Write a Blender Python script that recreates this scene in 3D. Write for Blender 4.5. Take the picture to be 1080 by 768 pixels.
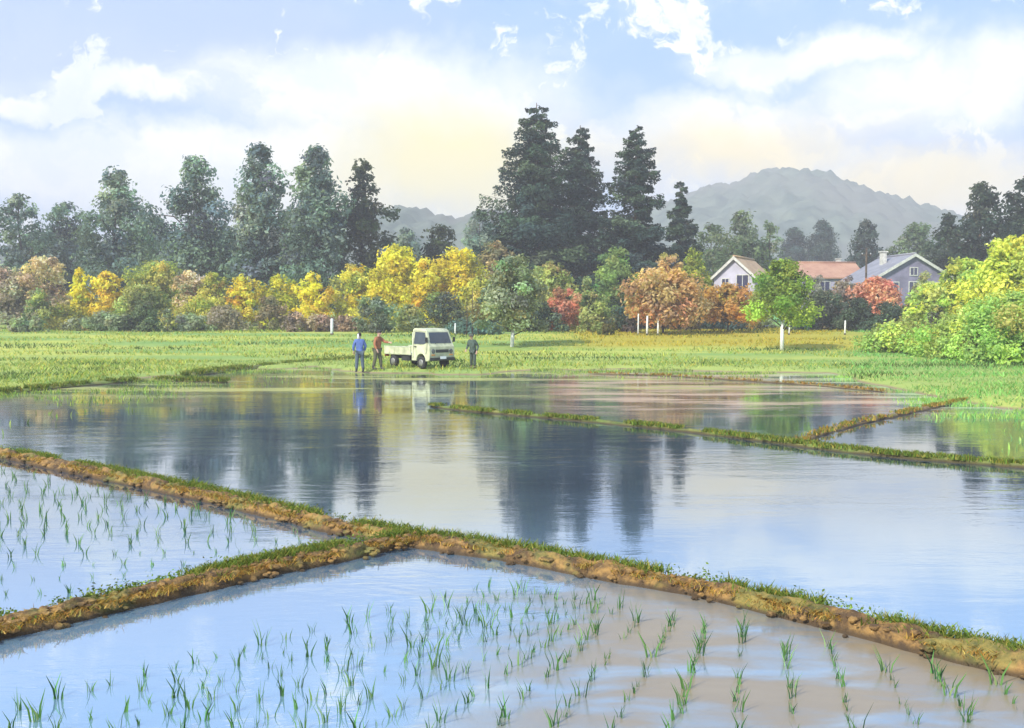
import bpy, bmesh, math, random
import numpy as np
from mathutils import Vector, Matrix, noise

for o in list(bpy.data.objects): bpy.data.objects.remove(o)
SC = bpy.context.scene
COL = SC.collection
R = math.radians
RNG = np.random.default_rng(7)
random.seed(7)

# ------------------------------------------------------------------ camera
CAM_H, F, CX, CY, HOR = 2.5, 1000.0, 540.0, 384.0, 333.0
PITCH = math.atan((CY - HOR) / F)
cd = bpy.data.cameras.new('camera'); cam = bpy.data.objects.new('camera', cd); COL.objects.link(cam)
cam.location = (0, 0, CAM_H); cam.rotation_euler = (math.pi/2 - PITCH, 0, 0)
cd.sensor_width = 36; cd.lens = 36*F/1080; cd.clip_start = 0.1; cd.clip_end = 6000
SC.camera = cam

SUN_EL, SUN_AZ = R(38), R(222)       # azimuth clockwise from +Y: behind the camera, to the left
sun_dir = Vector((math.sin(SUN_AZ)*math.cos(SUN_EL), math.cos(SUN_AZ)*math.cos(SUN_EL), math.sin(SUN_EL)))
sd = bpy.data.lights.new('sun', 'SUN'); sd.energy = 3.9; sd.angle = R(1.5); sd.color = (1.0, 0.95, 0.86)
sun = bpy.data.objects.new('sun', sd); COL.objects.link(sun)
sun.rotation_euler = (-sun_dir).to_track_quat('-Z', 'Y').to_euler()
vs = SC.view_settings
vs.view_transform = 'Standard'; vs.look = 'None'; vs.gamma = 1; vs.exposure = 0.8; vs.use_curve_mapping = False
SC.cycles.max_bounces = 6; SC.cycles.diffuse_bounces = 3; SC.cycles.glossy_bounces = 3
SC.cycles.transmission_bounces = 3; SC.cycles.transparent_max_bounces = 6; SC.cycles.volume_bounces = 0

def ray(px, py):
    x, z, y = (px-CX)/F, -(py-CY)/F, 1.0
    return Vector((x, y*math.cos(PITCH) + z*math.sin(PITCH), z*math.cos(PITCH) - y*math.sin(PITCH)))
def G(px, py, z=0.0):
    d = ray(px, py); t = (z-CAM_H)/d.z
    return Vector((d.x*t, d.y*t, z))
def P(px, py, D):
    d = ray(px, py); t = D/d.y
    return Vector((d.x*t, D, CAM_H + d.z*t))

# ------------------------------------------------------------------ node helper
class NT:
    def __init__(s, tree): s.t = tree; s.n = tree.nodes; s.l = tree.links
    def new(s, kind, **kw):
        nd = s.n.new(kind)
        for k, v in kw.items():
            if k.startswith('i_'):
                nd.inputs[int(k[2:])].default_value = v
            else: setattr(nd, k, v)
        return nd
    def put(s, sock, v):
        if hasattr(v, 'is_linked') or isinstance(v, bpy.types.NodeSocket): s.l.new(v, sock)
        elif v is not None: sock.default_value = v
    def math(s, op, a, b=0.0, c=None, clamp=False):
        m = s.new('ShaderNodeMath', operation=op, use_clamp=clamp)
        s.put(m.inputs[0], a); s.put(m.inputs[1], b)
        if c is not None: s.put(m.inputs[2], c)
        return m.outputs[0]
    def mix(s, f, a, b, blend='MIX'):
        m = s.new('ShaderNodeMix', data_type='RGBA', blend_type=blend)
        s.put(m.inputs[0], f)
        s.put(m.inputs[6], a if not isinstance(a, tuple) else (*a[:3], 1))
        s.put(m.inputs[7], b if not isinstance(b, tuple) else (*b[:3], 1))
        return m.outputs[2]
    def rng(s, v, a, b, c=0.0, d=1.0, smooth=True):
        m = s.new('ShaderNodeMapRange', interpolation_type='SMOOTHSTEP' if smooth else 'LINEAR')
        s.put(m.inputs[0], v); m.inputs[1].default_value = a; m.inputs[2].default_value = b
        m.inputs[3].default_value = c; m.inputs[4].default_value = d
        return m.outputs[0]
    def noise(s, vec, scale, detail=4, rough=0.55, dist=0.0):
        m = s.new('ShaderNodeTexNoise'); s.put(m.inputs['Vector'], vec)
        m.inputs['Scale'].default_value = scale; m.inputs['Detail'].default_value = detail
        m.inputs['Roughness'].default_value = rough; m.inputs['Distortion'].default_value = dist
        return m.outputs['Fac'], m.outputs['Color']
    def vmath(s, op, a, b):
        m = s.new('ShaderNodeVectorMath', operation=op); s.put(m.inputs[0], a); s.put(m.inputs[1], b)
        return m.outputs['Value'] if op in ('LENGTH', 'DOT_PRODUCT', 'DISTANCE') else m.outputs[0]

# ------------------------------------------------------------------ sky
W = bpy.data.worlds.new('World'); SC.world = W; W.use_nodes = True
n = NT(W.node_tree); n.n.clear()
out = n.new('ShaderNodeOutputWorld'); bg = n.new('ShaderNodeBackground'); bg.inputs[1].default_value = 0.1
n.l.new(bg.outputs[0], out.inputs[0])
sky = n.new('ShaderNodeTexSky', sky_type='NISHITA', sun_disc=False, sun_elevation=SUN_EL, sun_rotation=SUN_AZ,
            altitude=50, air_density=1.0, dust_density=1.0, ozone_density=1.6)
tc = n.new('ShaderNodeTexCoord'); sp = n.new('ShaderNodeSeparateXYZ'); n.l.new(tc.outputs['Generated'], sp.inputs[0])
az = n.math('ARCTAN2', sp.outputs[0], sp.outputs[1]); el = n.math('ARCSINE', sp.outputs[2])
cb = n.new('ShaderNodeCombineXYZ'); n.l.new(az, cb.inputs[0]); n.l.new(el, cb.inputs[1])
ang = cb.outputs[0]
_, nc1 = n.noise(ang, 7.0, 5, 0.6)
_, nc2 = n.noise(ang, 24.0, 5, 0.65)
dsp = n.new('ShaderNodeVectorMath', operation='MULTIPLY_ADD'); n.put(dsp.inputs[0], nc1); dsp.inputs[1].default_value = (0.16, 0.10, 0)
n.l.new(ang, dsp.inputs[2])
dsp2 = n.new('ShaderNodeVectorMath', operation='MULTIPLY_ADD'); n.put(dsp2.inputs[0], nc2); dsp2.inputs[1].default_value = (0.05, 0.03, 0)
n.l.new(dsp.outputs[0], dsp2.inputs[2])
wv = n.vmath('SUBTRACT', dsp2.outputs[0], (0.105, 0.065, 0))
def angles(px, py):
    d = ray(px, py).normalized(); return math.atan2(d.x, d.y), math.asin(d.z)
def blob(px, py, rx, ry, inner=0.35):
    a, e = angles(px, py)
    v = n.vmath('SUBTRACT', wv, (a, e, 0)); v = n.vmath('MULTIPLY', v, (F/rx, F/ry, 0))
    return n.rng(n.vmath('LENGTH', v, (0, 0, 0)), inner, 1.0, 1.0, 0.0)
# loose noise cover everywhere, placed openings and banks in front
cl, _ = n.noise(wv, 3.2, 6, 0.6)
cover = n.rng(cl, 0.46, 0.56)
skyc = n.mix(1.0, sky.outputs[0], (1.02, 1.0, 1.12), 'MULTIPLY')
skyc = n.mix(0.8, skyc, (2.2, 4.0, 7.7))
lav = (3.1, 4.1, 7.2)
lift = n.rng(el, 0.22, 0.38)
cover = n.math('MULTIPLY', cover, n.math('SUBTRACT', 1.0, n.math('MULTIPLY', lift, 0.85)))
for b in [(60, 20, 330, 95), (330, 12, 300, 60), (640, 82, 190, 55), (560, 20, 220, 40), (900, 22, 330, 62), (700, 62, 120, 45), (910, 92, 120, 30), (1010, 150, 130, 34), (120, 120, 250, 35)]:
    cover = n.math('MULTIPLY', cover, n.math('SUBTRACT', 1.0, n.math('MULTIPLY', blob(*b), 0.9)))
for b in [(420, 105, 270, 70), (170, 175, 380, 55), (1020, 95, 180, 62), (840, 62, 160, 34), (40, 100, 60, 20), (170, 95, 130, 22), (760, 130, 180, 45)]:
    cover = n.math('MAXIMUM', cover, n.math('MULTIPLY', blob(*b), 0.95))
fl, _ = n.noise(dsp.outputs[0], 13.0, 6, 0.62)
cover = n.math('MAXIMUM', cover, n.math('MULTIPLY', n.rng(fl, 0.53, 0.60), 0.9))
fl2, _ = n.noise(wv, 8.0, 6, 0.62)
cover = n.math('MULTIPLY', cover, n.math('SUBTRACT', 1.0, n.math('MULTIPLY', n.rng(fl2, 0.56, 0.68), 0.45)))
low = n.rng(el, 0.02, 0.13, 0.85, 0.0)
cover = n.math('MAXIMUM', cover, low)
lavm = n.math('MULTIPLY', n.math('MAXIMUM', blob(150, 20, 420, 110), blob(260, 60, 200, 60)), 0.75)
skyc = n.mix(lavm, skyc, lav)
shade, _ = n.noise(wv, 9.0, 5, 0.6)
white = n.mix(n.rng(shade, 0.35, 0.65), (6.4, 6.9, 7.3), (8.7, 8.5, 8.0))
col = n.mix(cover, skyc, white)
yel = n.math('MAXIMUM', blob(470, 178, 210, 105, 0.15), n.math('MULTIPLY', blob(420, 150, 130, 45, 0.0), 0.8))
yel2 = n.math('MAXIMUM', blob(770, 165, 230, 65, 0.0), blob(970, 200, 220, 60, 0.0))
col = n.mix(n.math('MULTIPLY', yel, 0.95), col, (8.5, 7.2, 2.5))
col = n.mix(n.math('MULTIPLY', yel2, 0.9), col, (8.5, 6.9, 3.2))
n.l.new(col, bg.inputs[0])

# ------------------------------------------------------------------ mesh helpers
def tag(o, label=None, cat=None, group=None, kind=None):
    if label: o['label'] = label
    if cat: o['category'] = cat
    if group: o['group'] = group
    if kind: o['kind'] = kind
    return o
def link(name, me, mat=None, parent=None):
    o = bpy.data.objects.new(name, me); COL.objects.link(o)
    if mat:
        me.materials.clear(); me.materials.append(mat)
    if parent: o.parent = parent
    return o
def empty(name, loc, rz=0):
    o = bpy.data.objects.new(name, None); COL.objects.link(o); o.location = loc; o.rotation_euler = (0, 0, rz)
    o.empty_display_size = 0.3
    return o
def mesh_np(name, V, Fq, cols=None, smooth=False):
    V = np.asarray(V, dtype=np.float32); Fq = np.asarray(Fq, dtype=np.int32); k = Fq.shape[1]
    me = bpy.data.meshes.new(name)
    me.vertices.add(len(V)); me.vertices.foreach_set('co', V.ravel())
    me.loops.add(Fq.size); me.loops.foreach_set('vertex_index', Fq.ravel())
    me.polygons.add(len(Fq)); me.polygons.foreach_set('loop_start', np.arange(0, Fq.size, k, dtype=np.int32))
    me.polygons.foreach_set('loop_total', np.full(len(Fq), k, dtype=np.int32))
    if smooth: me.polygons.foreach_set('use_smooth', np.ones(len(Fq), dtype=bool))
    if cols is not None:
        a = me.attributes.new('tint', 'FLOAT_COLOR', 'FACE')
        c = np.ones((len(Fq), 4), dtype=np.float32); c[:, :3] = cols
        a.data.foreach_set('color', c.ravel())
    me.update(); me.validate()
    return me
class MB:
    """collects boxes, prisms and tubes into one mesh"""
    def __init__(s): s.bm = bmesh.new()
    def box(s, x0, x1, y0, y1, z0, z1, bev=0.0, rot=None, at=None):
        r = bmesh.ops.create_cube(s.bm, size=1.0)
        M = Matrix.Translation(((x0+x1)/2, (y0+y1)/2, (z0+z1)/2)) @ Matrix.Diagonal((x1-x0, y1-y0, z1-z0, 1))
        bmesh.ops.transform(s.bm, matrix=M, verts=r['verts'])
        if bev:
            eds = {e for v in r['verts'] for e in v.link_edges}
            r2 = bmesh.ops.bevel(s.bm, geom=list(eds), offset=bev, segments=2, affect='EDGES')
            vs_ = list({v for f in r2['faces'] for v in f.verts} | {v for v in r['verts'] if v.is_valid})
        else: vs_ = r['verts']
        if rot is not None: bmesh.ops.transform(s.bm, matrix=rot, verts=vs_)
        return s
    def prism(s, pts, axis, a, b, scale_fn=None):
        """extrude a 2-D outline along x ('x') or y ('y') from a to b"""
        def v3(p, t):
            return (t, p[0], p[1]) if axis == 'x' else (p[0], t, p[1]) if axis == 'y' else (p[0], p[1], t)
        A = [s.bm.verts.new(v3(p, a)) for p in pts]; B = [s.bm.verts.new(v3(p, b)) for p in pts]
        k = len(pts)
        s.bm.faces.new(A); s.bm.faces.new(B[::-1])
        for i in range(k): s.bm.faces.new((A[i], B[i], B[(i+1) % k], A[(i+1) % k]))
        return s
    def tube(s, path, radii, sides=8, cap=True):
        prev = None; rings = []
        pts = [Vector(p) for p in path]
        for i, p in enumerate(pts):
            d = (pts[min(i+1, len(pts)-1)] - pts[max(i-1, 0)]).normalized()
            u = d.orthogonal().normalized() if prev is None else (prev - d*prev.dot(d)).normalized()
            prev = u; w = d.cross(u); r = radii[i] if hasattr(radii, '__len__') else radii
            rings.append([s.bm.verts.new(p + (u*math.cos(2*math.pi*j/sides) + w*math.sin(2*math.pi*j/sides))*r) for j in range(sides)])
        for a, b in zip(rings, rings[1:]):
            for j in range(sides):
                f = s.bm.faces.new((a[j], a[(j+1) % sides], b[(j+1) % sides], b[j])); f.smooth = True
        if cap:
            s.bm.faces.new(rings[0][::-1]); s.bm.faces.new(rings[-1])
        return s
    def ball(s, c, r, sc=(1, 1, 1), seg=12):
        q = bmesh.ops.create_uvsphere(s.bm, u_segments=seg, v_segments=max(6, seg*2//3), radius=r)
        bmesh.ops.transform(s.bm, matrix=Matrix.Translation(c) @ Matrix.Diagonal((*sc, 1)), verts=q['verts'])
        for v in q['verts']:
            for f in v.link_faces: f.smooth = True
        return s
    def quad(s, *p):
        s.bm.faces.new([s.bm.verts.new(v) for v in p]); return s
    def build(s, name, mat, parent=None):
        bmesh.ops.recalc_face_normals(s.bm, faces=s.bm.faces)
        me = bpy.data.meshes.new(name); s.bm.to_mesh(me); s.bm.free()
        return link(name, me, mat, parent)

# ------------------------------------------------------------------ materials
def newmat(name):
    m = bpy.data.materials.new(name); m.use_nodes = True
    t = NT(m.node_tree); t.n.clear()
    o = t.new('ShaderNodeOutputMaterial')
    return m, t, o
def flat(name, rgb, rough=0.6, metal=0.0, vary=0.12, scale=4.0, spec=0.5):
    m, t, o = newmat(name)
    b = t.new('ShaderNodeBsdfPrincipled'); c = t.new('ShaderNodeTexCoord')
    f, _ = t.noise(c.outputs['Object'], scale, 5, 0.6)
    dark = tuple(v*(1-vary*1.6) for v in rgb); lite = tuple(min(1, v*(1+vary)) for v in rgb)
    t.l.new(t.mix(t.rng(f, 0.3, 0.7), dark, lite), b.inputs['Base Color'])
    b.inputs['Roughness'].default_value = rough; b.inputs['Metallic'].default_value = metal
    b.inputs['Specular IOR Level'].default_value = spec
    t.l.new(b.outputs[0], o.inputs[0])
    return m
def leafmat(name, trans=0.35):
    m, t, o = newmat(name)
    a = t.new('ShaderNodeAttribute', attribute_name='tint')
    d = t.new('ShaderNodeBsdfDiffuse'); tr = t.new('ShaderNodeBsdfTranslucent'); mx = t.new('ShaderNodeMixShader')
    t.l.new(a.outputs['Color'], d.inputs[0])
    t.l.new(t.mix(1.0, a.outputs['Color'], (1.25, 1.2, 0.7), 'MULTIPLY'), tr.inputs[0])
    mx.inputs[0].default_value = trans
    t.l.new(d.outputs[0], mx.inputs[1]); t.l.new(tr.outputs[0], mx.inputs[2])
    t.l.new(mx.outputs[0], o.inputs[0])
    return m
M = {}
M['leaf'] = leafmat('leaf', 0.45); M['needle'] = leafmat('needle', 0.12); M['grass'] = leafmat('grass_blade', 0.4)
M['bark'] = flat('bark', (0.10, 0.075, 0.05), 0.9, vary=0.4, scale=3, spec=0.1)
M['pale_bark'] = flat('pale_bark', (0.16, 0.14, 0.10), 0.9, vary=0.3, scale=3, spec=0.1)
M['lime'] = flat('limewash', (0.75, 0.76, 0.74), 0.85, vary=0.15, scale=9)
M['white'] = flat('white_paint', (0.78, 0.78, 0.76), 0.6, vary=0.1, scale=6)

def ground_mat():
    m, t, o = newmat('field_ground')
    b = t.new('ShaderNodeBsdfPrincipled'); b.inputs['Roughness'].default_value = 0.95; b.inputs['Specular IOR Level'].default_value = 0.1
    g = t.new('ShaderNodeNewGeometry'); s = t.new('ShaderNodeSeparateXYZ'); t.l.new(g.outputs['Position'], s.inputs[0])
    big, _ = t.noise(g.outputs['Position'], 0.06, 4, 0.6)
    mp = t.new('ShaderNodeMapping'); t.l.new(g.outputs['Position'], mp.inputs[0]); mp.inputs['Scale'].default_value = (0.05, 0.22, 1)
    st, _ = t.noise(mp.outputs[0], 1.0, 5, 0.6); fine, _ = t.noise(g.outputs['Position'], 1.2, 6, 0.7)
    c = t.mix(t.rng(st, 0.35, 0.65), (0.20, 0.33, 0.09), (0.46, 0.48, 0.10))
    # strip of yellowed grass right of the middle, before the orchard
    yy = t.math('ADD', s.outputs[1], t.math('MULTIPLY', big, 16.0))
    strip = t.math('MULTIPLY', t.rng(yy, 66, 72), t.rng(yy, 108, 118, 1, 0))
    strip = t.math('MULTIPLY', strip, t.rng(t.math('ADD', s.outputs[0], t.math('MULTIPLY', fine, 4.0)), 2, 10))
    strip = t.math('MULTIPLY', strip, t.rng(s.outputs[0], 36, 44, 1, 0))
    c = t.mix(t.math('MULTIPLY', strip, 0.85), c, t.mix(fine, (0.36, 0.30, 0.03), (0.48, 0.36, 0.04)))
    c = t.mix(t.rng(s.outputs[0], 20, 45), c, (0.17, 0.42, 0.12))
    c = t.mix(t.math('MULTIPLY', t.rng(fine, 0.5, 0.75), 0.6), c, (0.10, 0.17, 0.04))
    mud = t.mix(fine, (0.20, 0.14, 0.08), (0.34, 0.26, 0.16))
    c = t.mix(t.math('MULTIPLY', t.rng(s.outputs[1], 60, 48), 0.5), c, (0.30, 0.37, 0.10))
    c = t.mix(t.rng(t.math('ADD', s.outputs[2], t.math('MULTIPLY', fine, 0.06)), 0.03, 0.10), mud, c)
    t.l.new(c, b.inputs['Base Color'])
    bp = t.new('ShaderNodeBump'); bp.inputs['Strength'].default_value = 0.6; bp.inputs['Distance'].default_value = 0.15
    t.l.new(fine, bp.inputs['Height']); t.l.new(bp.outputs[0], b.inputs['Normal'])
    t.l.new(b.outputs[0], o.inputs[0]); return m
def water_mat():
    m, t, o = newmat('paddy_water')
    g = t.new('ShaderNodeNewGeometry'); s = t.new('ShaderNodeSeparateXYZ'); t.l.new(g.outputs['Position'], s.inputs[0])
    pos = g.outputs['Position']
    # ripples
    mp = t.new('ShaderNodeMapping'); t.l.new(pos, mp.inputs[0]); mp.inputs['Scale'].default_value = (0.55, 1.6, 1)
    mp.inputs['Rotation'].default_value = (0, 0, R(-6))
    w1, _ = t.noise(mp.outputs[0], 1.6, 5, 0.6, 0.4); w2, _ = t.noise(mp.outputs[0], 7.0, 3, 0.6)
    calm, _ = t.noise(mp.outputs[0], 0.22, 4, 0.6)
    h = t.math('ADD', w1, t.math('MULTIPLY', w2, 0.22))
    bp = t.new('ShaderNodeBump'); bp.inputs['Distance'].default_value = 0.009
    t.l.new(t.rng(calm, 0.38, 0.66, 0.16, 0.95), bp.inputs['Strength']); t.l.new(h, bp.inputs['Height'])
    # silt just under the surface, thickest in the near right paddy
    mp2 = t.new('ShaderNodeMapping'); t.l.new(pos, mp2.inputs[0]); mp2.inputs['Scale'].default_value = (0.55, 1.7, 1)
    p1, _ = t.noise(mp2.outputs[0], 1.1, 5, 0.6, 0.3)
    near = t.math('MULTIPLY', t.rng(s.outputs[1], 11.0, 7.4), t.rng(t.math('ADD', s.outputs[0], t.math('MULTIPLY', s.outputs[1], -0.1)), -2.9, 0.4))
    near = t.math('MULTIPLY', near, t.rng(t.math('ADD', s.outputs[1], t.math('MULTIPLY', s.outputs[0], 0.786)), 9.9, 9.5))
    mudm = t.math('MULTIPLY', t.rng(t.math('ADD', p1, t.math('MULTIPLY', near, 0.30)), 0.50, 0.86), near)
    far, _ = t.noise(mp2.outputs[0], 0.35, 3, 0.5)
    body = t.mix(t.rng(far, 0.35, 0.65), (0.015, 0.035, 0.07), (0.03, 0.06, 0.10))
    body = t.mix(t.rng(s.outputs[1], 14, 6), body, (0.18, 0.30, 0.40))  # bluer towards the camera: reflected sky painted into the water colour
    body = t.mix(t.math('MULTIPLY', t.rng(s.outputs[1], 30, 40), 0.5), body, (0.24, 0.24, 0.14))
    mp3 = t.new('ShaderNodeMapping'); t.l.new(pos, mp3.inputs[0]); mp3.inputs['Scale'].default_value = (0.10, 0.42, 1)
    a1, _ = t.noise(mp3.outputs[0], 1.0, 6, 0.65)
    alg_refl = t.math('MULTIPLY', t.rng(a1, 0.45, 0.62), t.rng(s.outputs[1], 24, 33))
    body = t.mix(alg_refl, body, t.mix(a1, (0.30, 0.35, 0.14), (0.52, 0.50, 0.20)))  # algae film, its yellow-green also painting in reflections of the trees
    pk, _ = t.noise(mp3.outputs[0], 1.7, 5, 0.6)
    shrub_refl = t.math('MULTIPLY', t.math('MULTIPLY', t.rng(pk, 0.42, 0.60), t.rng(s.outputs[1], 21, 27)), t.rng(s.outputs[0], -1, 3))
    alg_refl = t.math('MAXIMUM', alg_refl, shrub_refl)
    body = t.mix(shrub_refl, body, t.mix(t.rng(s.outputs[0], 9, 14), (0.50, 0.38, 0.28), (0.40, 0.48, 0.28)))  # pink and green shrub reflections painted into the far right water
    body = t.mix(mudm, body, t.mix(p1, (0.17, 0.125, 0.07), (0.30, 0.24, 0.15)))
    d = t.new('ShaderNodeBsdfDiffuse'); t.l.new(body, d.inputs[0])
    gl = t.new('ShaderNodeBsdfGlossy'); gl.inputs['Color'].default_value = (0.93, 0.975, 1, 1)
    t.l.new(t.rng(mudm, 0, 1, 0.03, 0.22), gl.inputs['Roughness']); t.l.new(bp.outputs[0], gl.inputs['Normal'])
    fr = t.new('ShaderNodeFresnel'); fr.inputs['IOR'].default_value = 1.6; t.l.new(bp.outputs[0], fr.inputs['Normal'])
    fac = t.math('ADD', t.math('MULTIPLY', fr.outputs[0], 0.58), 0.42, clamp=True)
    fac = t.math('MULTIPLY', fac, t.math('SUBTRACT', 1.0, t.math('MULTIPLY', mudm, 0.65)))
    fac = t.math('MULTIPLY', fac, t.math('SUBTRACT', 1.0, t.math('MULTIPLY', alg_refl, 0.55)))
    mx = t.new('ShaderNodeMixShader'); t.l.new(fac, mx.inputs[0]); t.l.new(d.outputs[0], mx.inputs[1]); t.l.new(gl.outputs[0], mx.inputs[2])
    t.l.new(mx.outputs[0], o.inputs[0]); return m
def soil_mat(name, a, b_, green=(0.14, 0.20, 0.04), gamt=0.5):
    m, t, o = newmat(name)
    b = t.new('ShaderNodeBsdfPrincipled'); b.inputs['Roughness'].default_value = 0.8; b.inputs['Specular IOR Level'].default_value = 0.25
    g = t.new('ShaderNodeNewGeometry'); s = t.new('ShaderNodeSeparateXYZ'); t.l.new(g.outputs['Position'], s.inputs[0])
    f, _ = t.noise(g.outputs['Position'], 6, 6, 0.65, 0.3); f2, _ = t.noise(g.outputs['Position'], 1.6, 4, 0.6)
    c = t.mix(t.rng(f, 0.38, 0.62), a, b_)
    f3, _ = t.noise(g.outputs['Position'], 28, 4, 0.7); c = t.mix(t.math('MULTIPLY', t.rng(f3, 0.55, 0.7), 0.55), c, tuple(v*0.4 for v in a)); c = t.mix(t.math('MULTIPLY', t.rng(f3, 0.42, 0.3), 0.4), c, (0.42, 0.30, 0.13))
    c = t.mix(t.math('MULTIPLY', t.rng(f2, 0.48, 0.62), gamt), c, green)
    wet = t.rng(t.math('ADD', s.outputs[2], t.math('MULTIPLY', f2, 0.05)), 0.035, 0.085, 1, 0)   # soaked foot of the bank
    c = t.mix(t.math('MULTIPLY', wet, 0.88), c, (0.05, 0.034, 0.02))
    t.l.new(c, b.inputs['Base Color'])
    bp = t.new('ShaderNodeBump'); bp.inputs['Strength'].default_value = 0.8; bp.inputs['Distance'].default_value = 0.04
    t.l.new(t.math('ADD', f, t.math('MULTIPLY', f3, 0.5)), bp.inputs['Height']); t.l.new(bp.outputs[0], b.inputs['Normal'])
    t.l.new(b.outputs[0], o.inputs[0]); return m
def hill_mat():
    m, t, o = newmat('wooded_hill')
    b = t.new('ShaderNodeBsdfPrincipled'); b.inputs['Roughness'].default_value = 1; b.inputs['Specular IOR Level'].default_value = 0
    g = t.new('ShaderNodeNewGeometry'); f, _ = t.noise(g.outputs['Position'], 0.09, 6, 0.65); f2, _ = t.noise(g.outputs['Position'], 0.012, 3, 0.5)
    c = t.mix(t.rng(f, 0.35, 0.65), (0.07, 0.10, 0.085), (0.14, 0.17, 0.13)); c = t.mix(t.rng(f2, .4, .65), c, (0.14, 0.15, 0.13))
    t.l.new(c, b.inputs['Base Color']); t.l.new(b.outputs[0], o.inputs[0]); return m

# ------------------------------------------------------------------ ground
SH = [(-400, 425), (-100, 420), (0, 413), (100, 404), (190, 397), (270, 390), (330, 387), (372, 394), (510, 395), (560, 390), (640, 389), (760, 391), (880, 395),
      (930, 404), (980, 418), (1040, 428), (1100, 434), (1500, 450)]
SHX = [p[0] for p in SH]; SHD = [G(540, p[1]).y for p in SH]
def smooth(t): t = max(0.0, min(1.0, t)); return t*t*(3-2*t)
def ground_h(x, y):
    px = CX + F*x/max(y, 0.5)
    sh = float(np.interp(px, SHX, SHD))
    sh += 2.2*noise.noise(Vector((x*0.35, y*0.12, 3.1))) + 0.9*noise.noise(Vector((x*1.1, y*0.5, 9.1)))
    t = (y - sh)/1.6
    h = -0.12 + 0.26*smooth(t+0.5)
    if t > 0: h += 0.06*noise.noise(Vector((x*0.2, y*0.2, 0)))
    h += 1.0*smooth((y-50)/32) + 0.02*max(0.0, min(y, 260) - 110)
    return h
ys = np.concatenate([np.linspace(-25, 22, 24), np.arange(23, 66, 0.45), np.arange(66, 130, 1.5), np.geomspace(131, 1150, 30)])
xs_in = np.concatenate([-np.geomspace(46, 1500, 26)[::-1], np.arange(-45, 45.1, 0.75), np.geomspace(46, 1500, 26)])
V = []; nx = len(xs_in)
for y in ys:
    for x in xs_in: V.append((x, y, ground_h(x, y)))
Fq = [(j*nx+i, j*nx+i+1, (j+1)*nx+i+1, (j+1)*nx+i) for j in range(len(ys)-1) for i in range(nx-1)]
tag(link('ground', mesh_np('ground', V, Fq, smooth=True), ground_mat()), kind='structure')
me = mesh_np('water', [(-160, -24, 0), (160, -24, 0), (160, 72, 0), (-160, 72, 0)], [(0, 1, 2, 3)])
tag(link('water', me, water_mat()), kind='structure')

# hills far off
def hill(name, sil, D, depth, step, bump):
    xs = [P(p[0], p[1], D).x for p in sil]; zs = [P(p[0], p[1], D).z for p in sil]
    X = np.arange(xs[0], xs[-1], step); Y = np.arange(-depth, depth*0.8, step)
    V = []
    for yy in Y:
        k = math.cos(yy/depth*math.pi/2) if yy < 0 else 1 - (yy/depth)**2
        for x in X:
            z = float(np.interp(x, xs, zs))*max(k, 0)**0.8
            d, _ = noise.voronoi(Vector((x/bump, yy/bump, 0.3)))
            z += (1.0 - d[0]*1.2)*bump*0.75*min(1, z/10) + 0.35*bump*noise.noise(Vector((x/bump*0.4, yy/bump*0.4, 2)))
            V.append((x, D+yy, z))
    nx = len(X)
    Fq = [(j*nx+i, j*nx+i+1, (j+1)*nx+i+1, (j+1)*nx+i) for j in range(len(Y)-1) for i in range(nx-1)]
    return tag(link(name, mesh_np(name, V, Fq, smooth=True), M['hill']), kind='structure')
M['hill'] = hill_mat()
hill('hill', [(560, 330), (610, 275), (660, 240), (700, 222), (730, 210), (765, 203), (780, 194), (812, 188), (845, 194), (880, 208), (925, 222), (985, 242), (1040, 250), (1200, 262), (1500, 280), (1900, 330)], 620, 200, 2.6, 9)
hill('hill', [(-500, 330), (0, 270), (250, 262), (340, 250), (400, 234), (425, 229), (452, 236), (490, 241), (512, 232), (545, 236), (620, 258), (760, 325)], 430, 130, 2.4, 7.5)

# ------------------------------------------------------------------ earth banks between the paddies
def polyline(pts, z, step):
    w = [G(a, b, z) for a, b in pts]; out = []
    for a, b in zip(w, w[1:]):
        k = max(1, int((b-a).length/step))
        for i in range(k): out.append(a.lerp(b, i/k))
    out.append(w[-1])
    # smooth
    q = [v.copy() for v in out]
    for _ in range(6):
        q = [q[0]] + [(q[i-1] + q[i]*2 + q[i+1])/4 for i in range(1, len(q)-1)] + [q[-1]]
    return q
def bank(pts, h, wdt, mat, seed=0, step=0.12, taper_end=False):
    line = polyline(pts, h*0.6, step); V = []; K = 17
    sid = seed*13.7
    for i, p in enumerate(line):
        a = line[max(i-1, 0)]; b = line[min(i+1, len(line)-1)]; d = (b-a); d.z = 0; d.normalize(); s = Vector((-d.y, d.x, 0))
        tp_ = min(1.0, min(i, len(line)-1-i)*step/0.8+0.05); ww = wdt*(0.5+.5*tp_)*(1+0.34*noise.noise(Vector((p.x*1.3, p.y*1.3, sid)))); hh = h*tp_*(1+0.3*noise.noise(Vector((p.x*2, p.y*2, sid+5))))
        off = 0.12*wdt*noise.noise(Vector((p.x*0.9, p.y*0.9, sid+9)))
        for k in range(K):
            u = -1 + 2*k/(K-1)
            prof = (1-abs(u)**2.6)
            z = -0.05 + (hh+0.05)*prof + 0.06*noise.noise(Vector((p.x*4.5, p.y*4.5+u*.5, sid+k*0.25)))+0.03*abs(noise.noise(Vector((p.x*13, p.y*13, sid+k*0.6))))*min(1, 2*prof+.3)
            q = p + s*(u*ww*0.95 + off) + d*0.04*noise.noise(Vector((p.x*4, u*3, sid)))
            V.append((q.x, q.y, z))
    n_ = len(line)
    Fq = [(i*K+k, (i+1)*K+k, (i+1)*K+k+1, i*K+k+1) for i in range(n_-1) for k in range(K-1)]
    me = mesh_np('earth_bank', V, Fq, smooth=True)
    return tag(link('earth_bank', me, mat), kind='structure'), line
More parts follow.
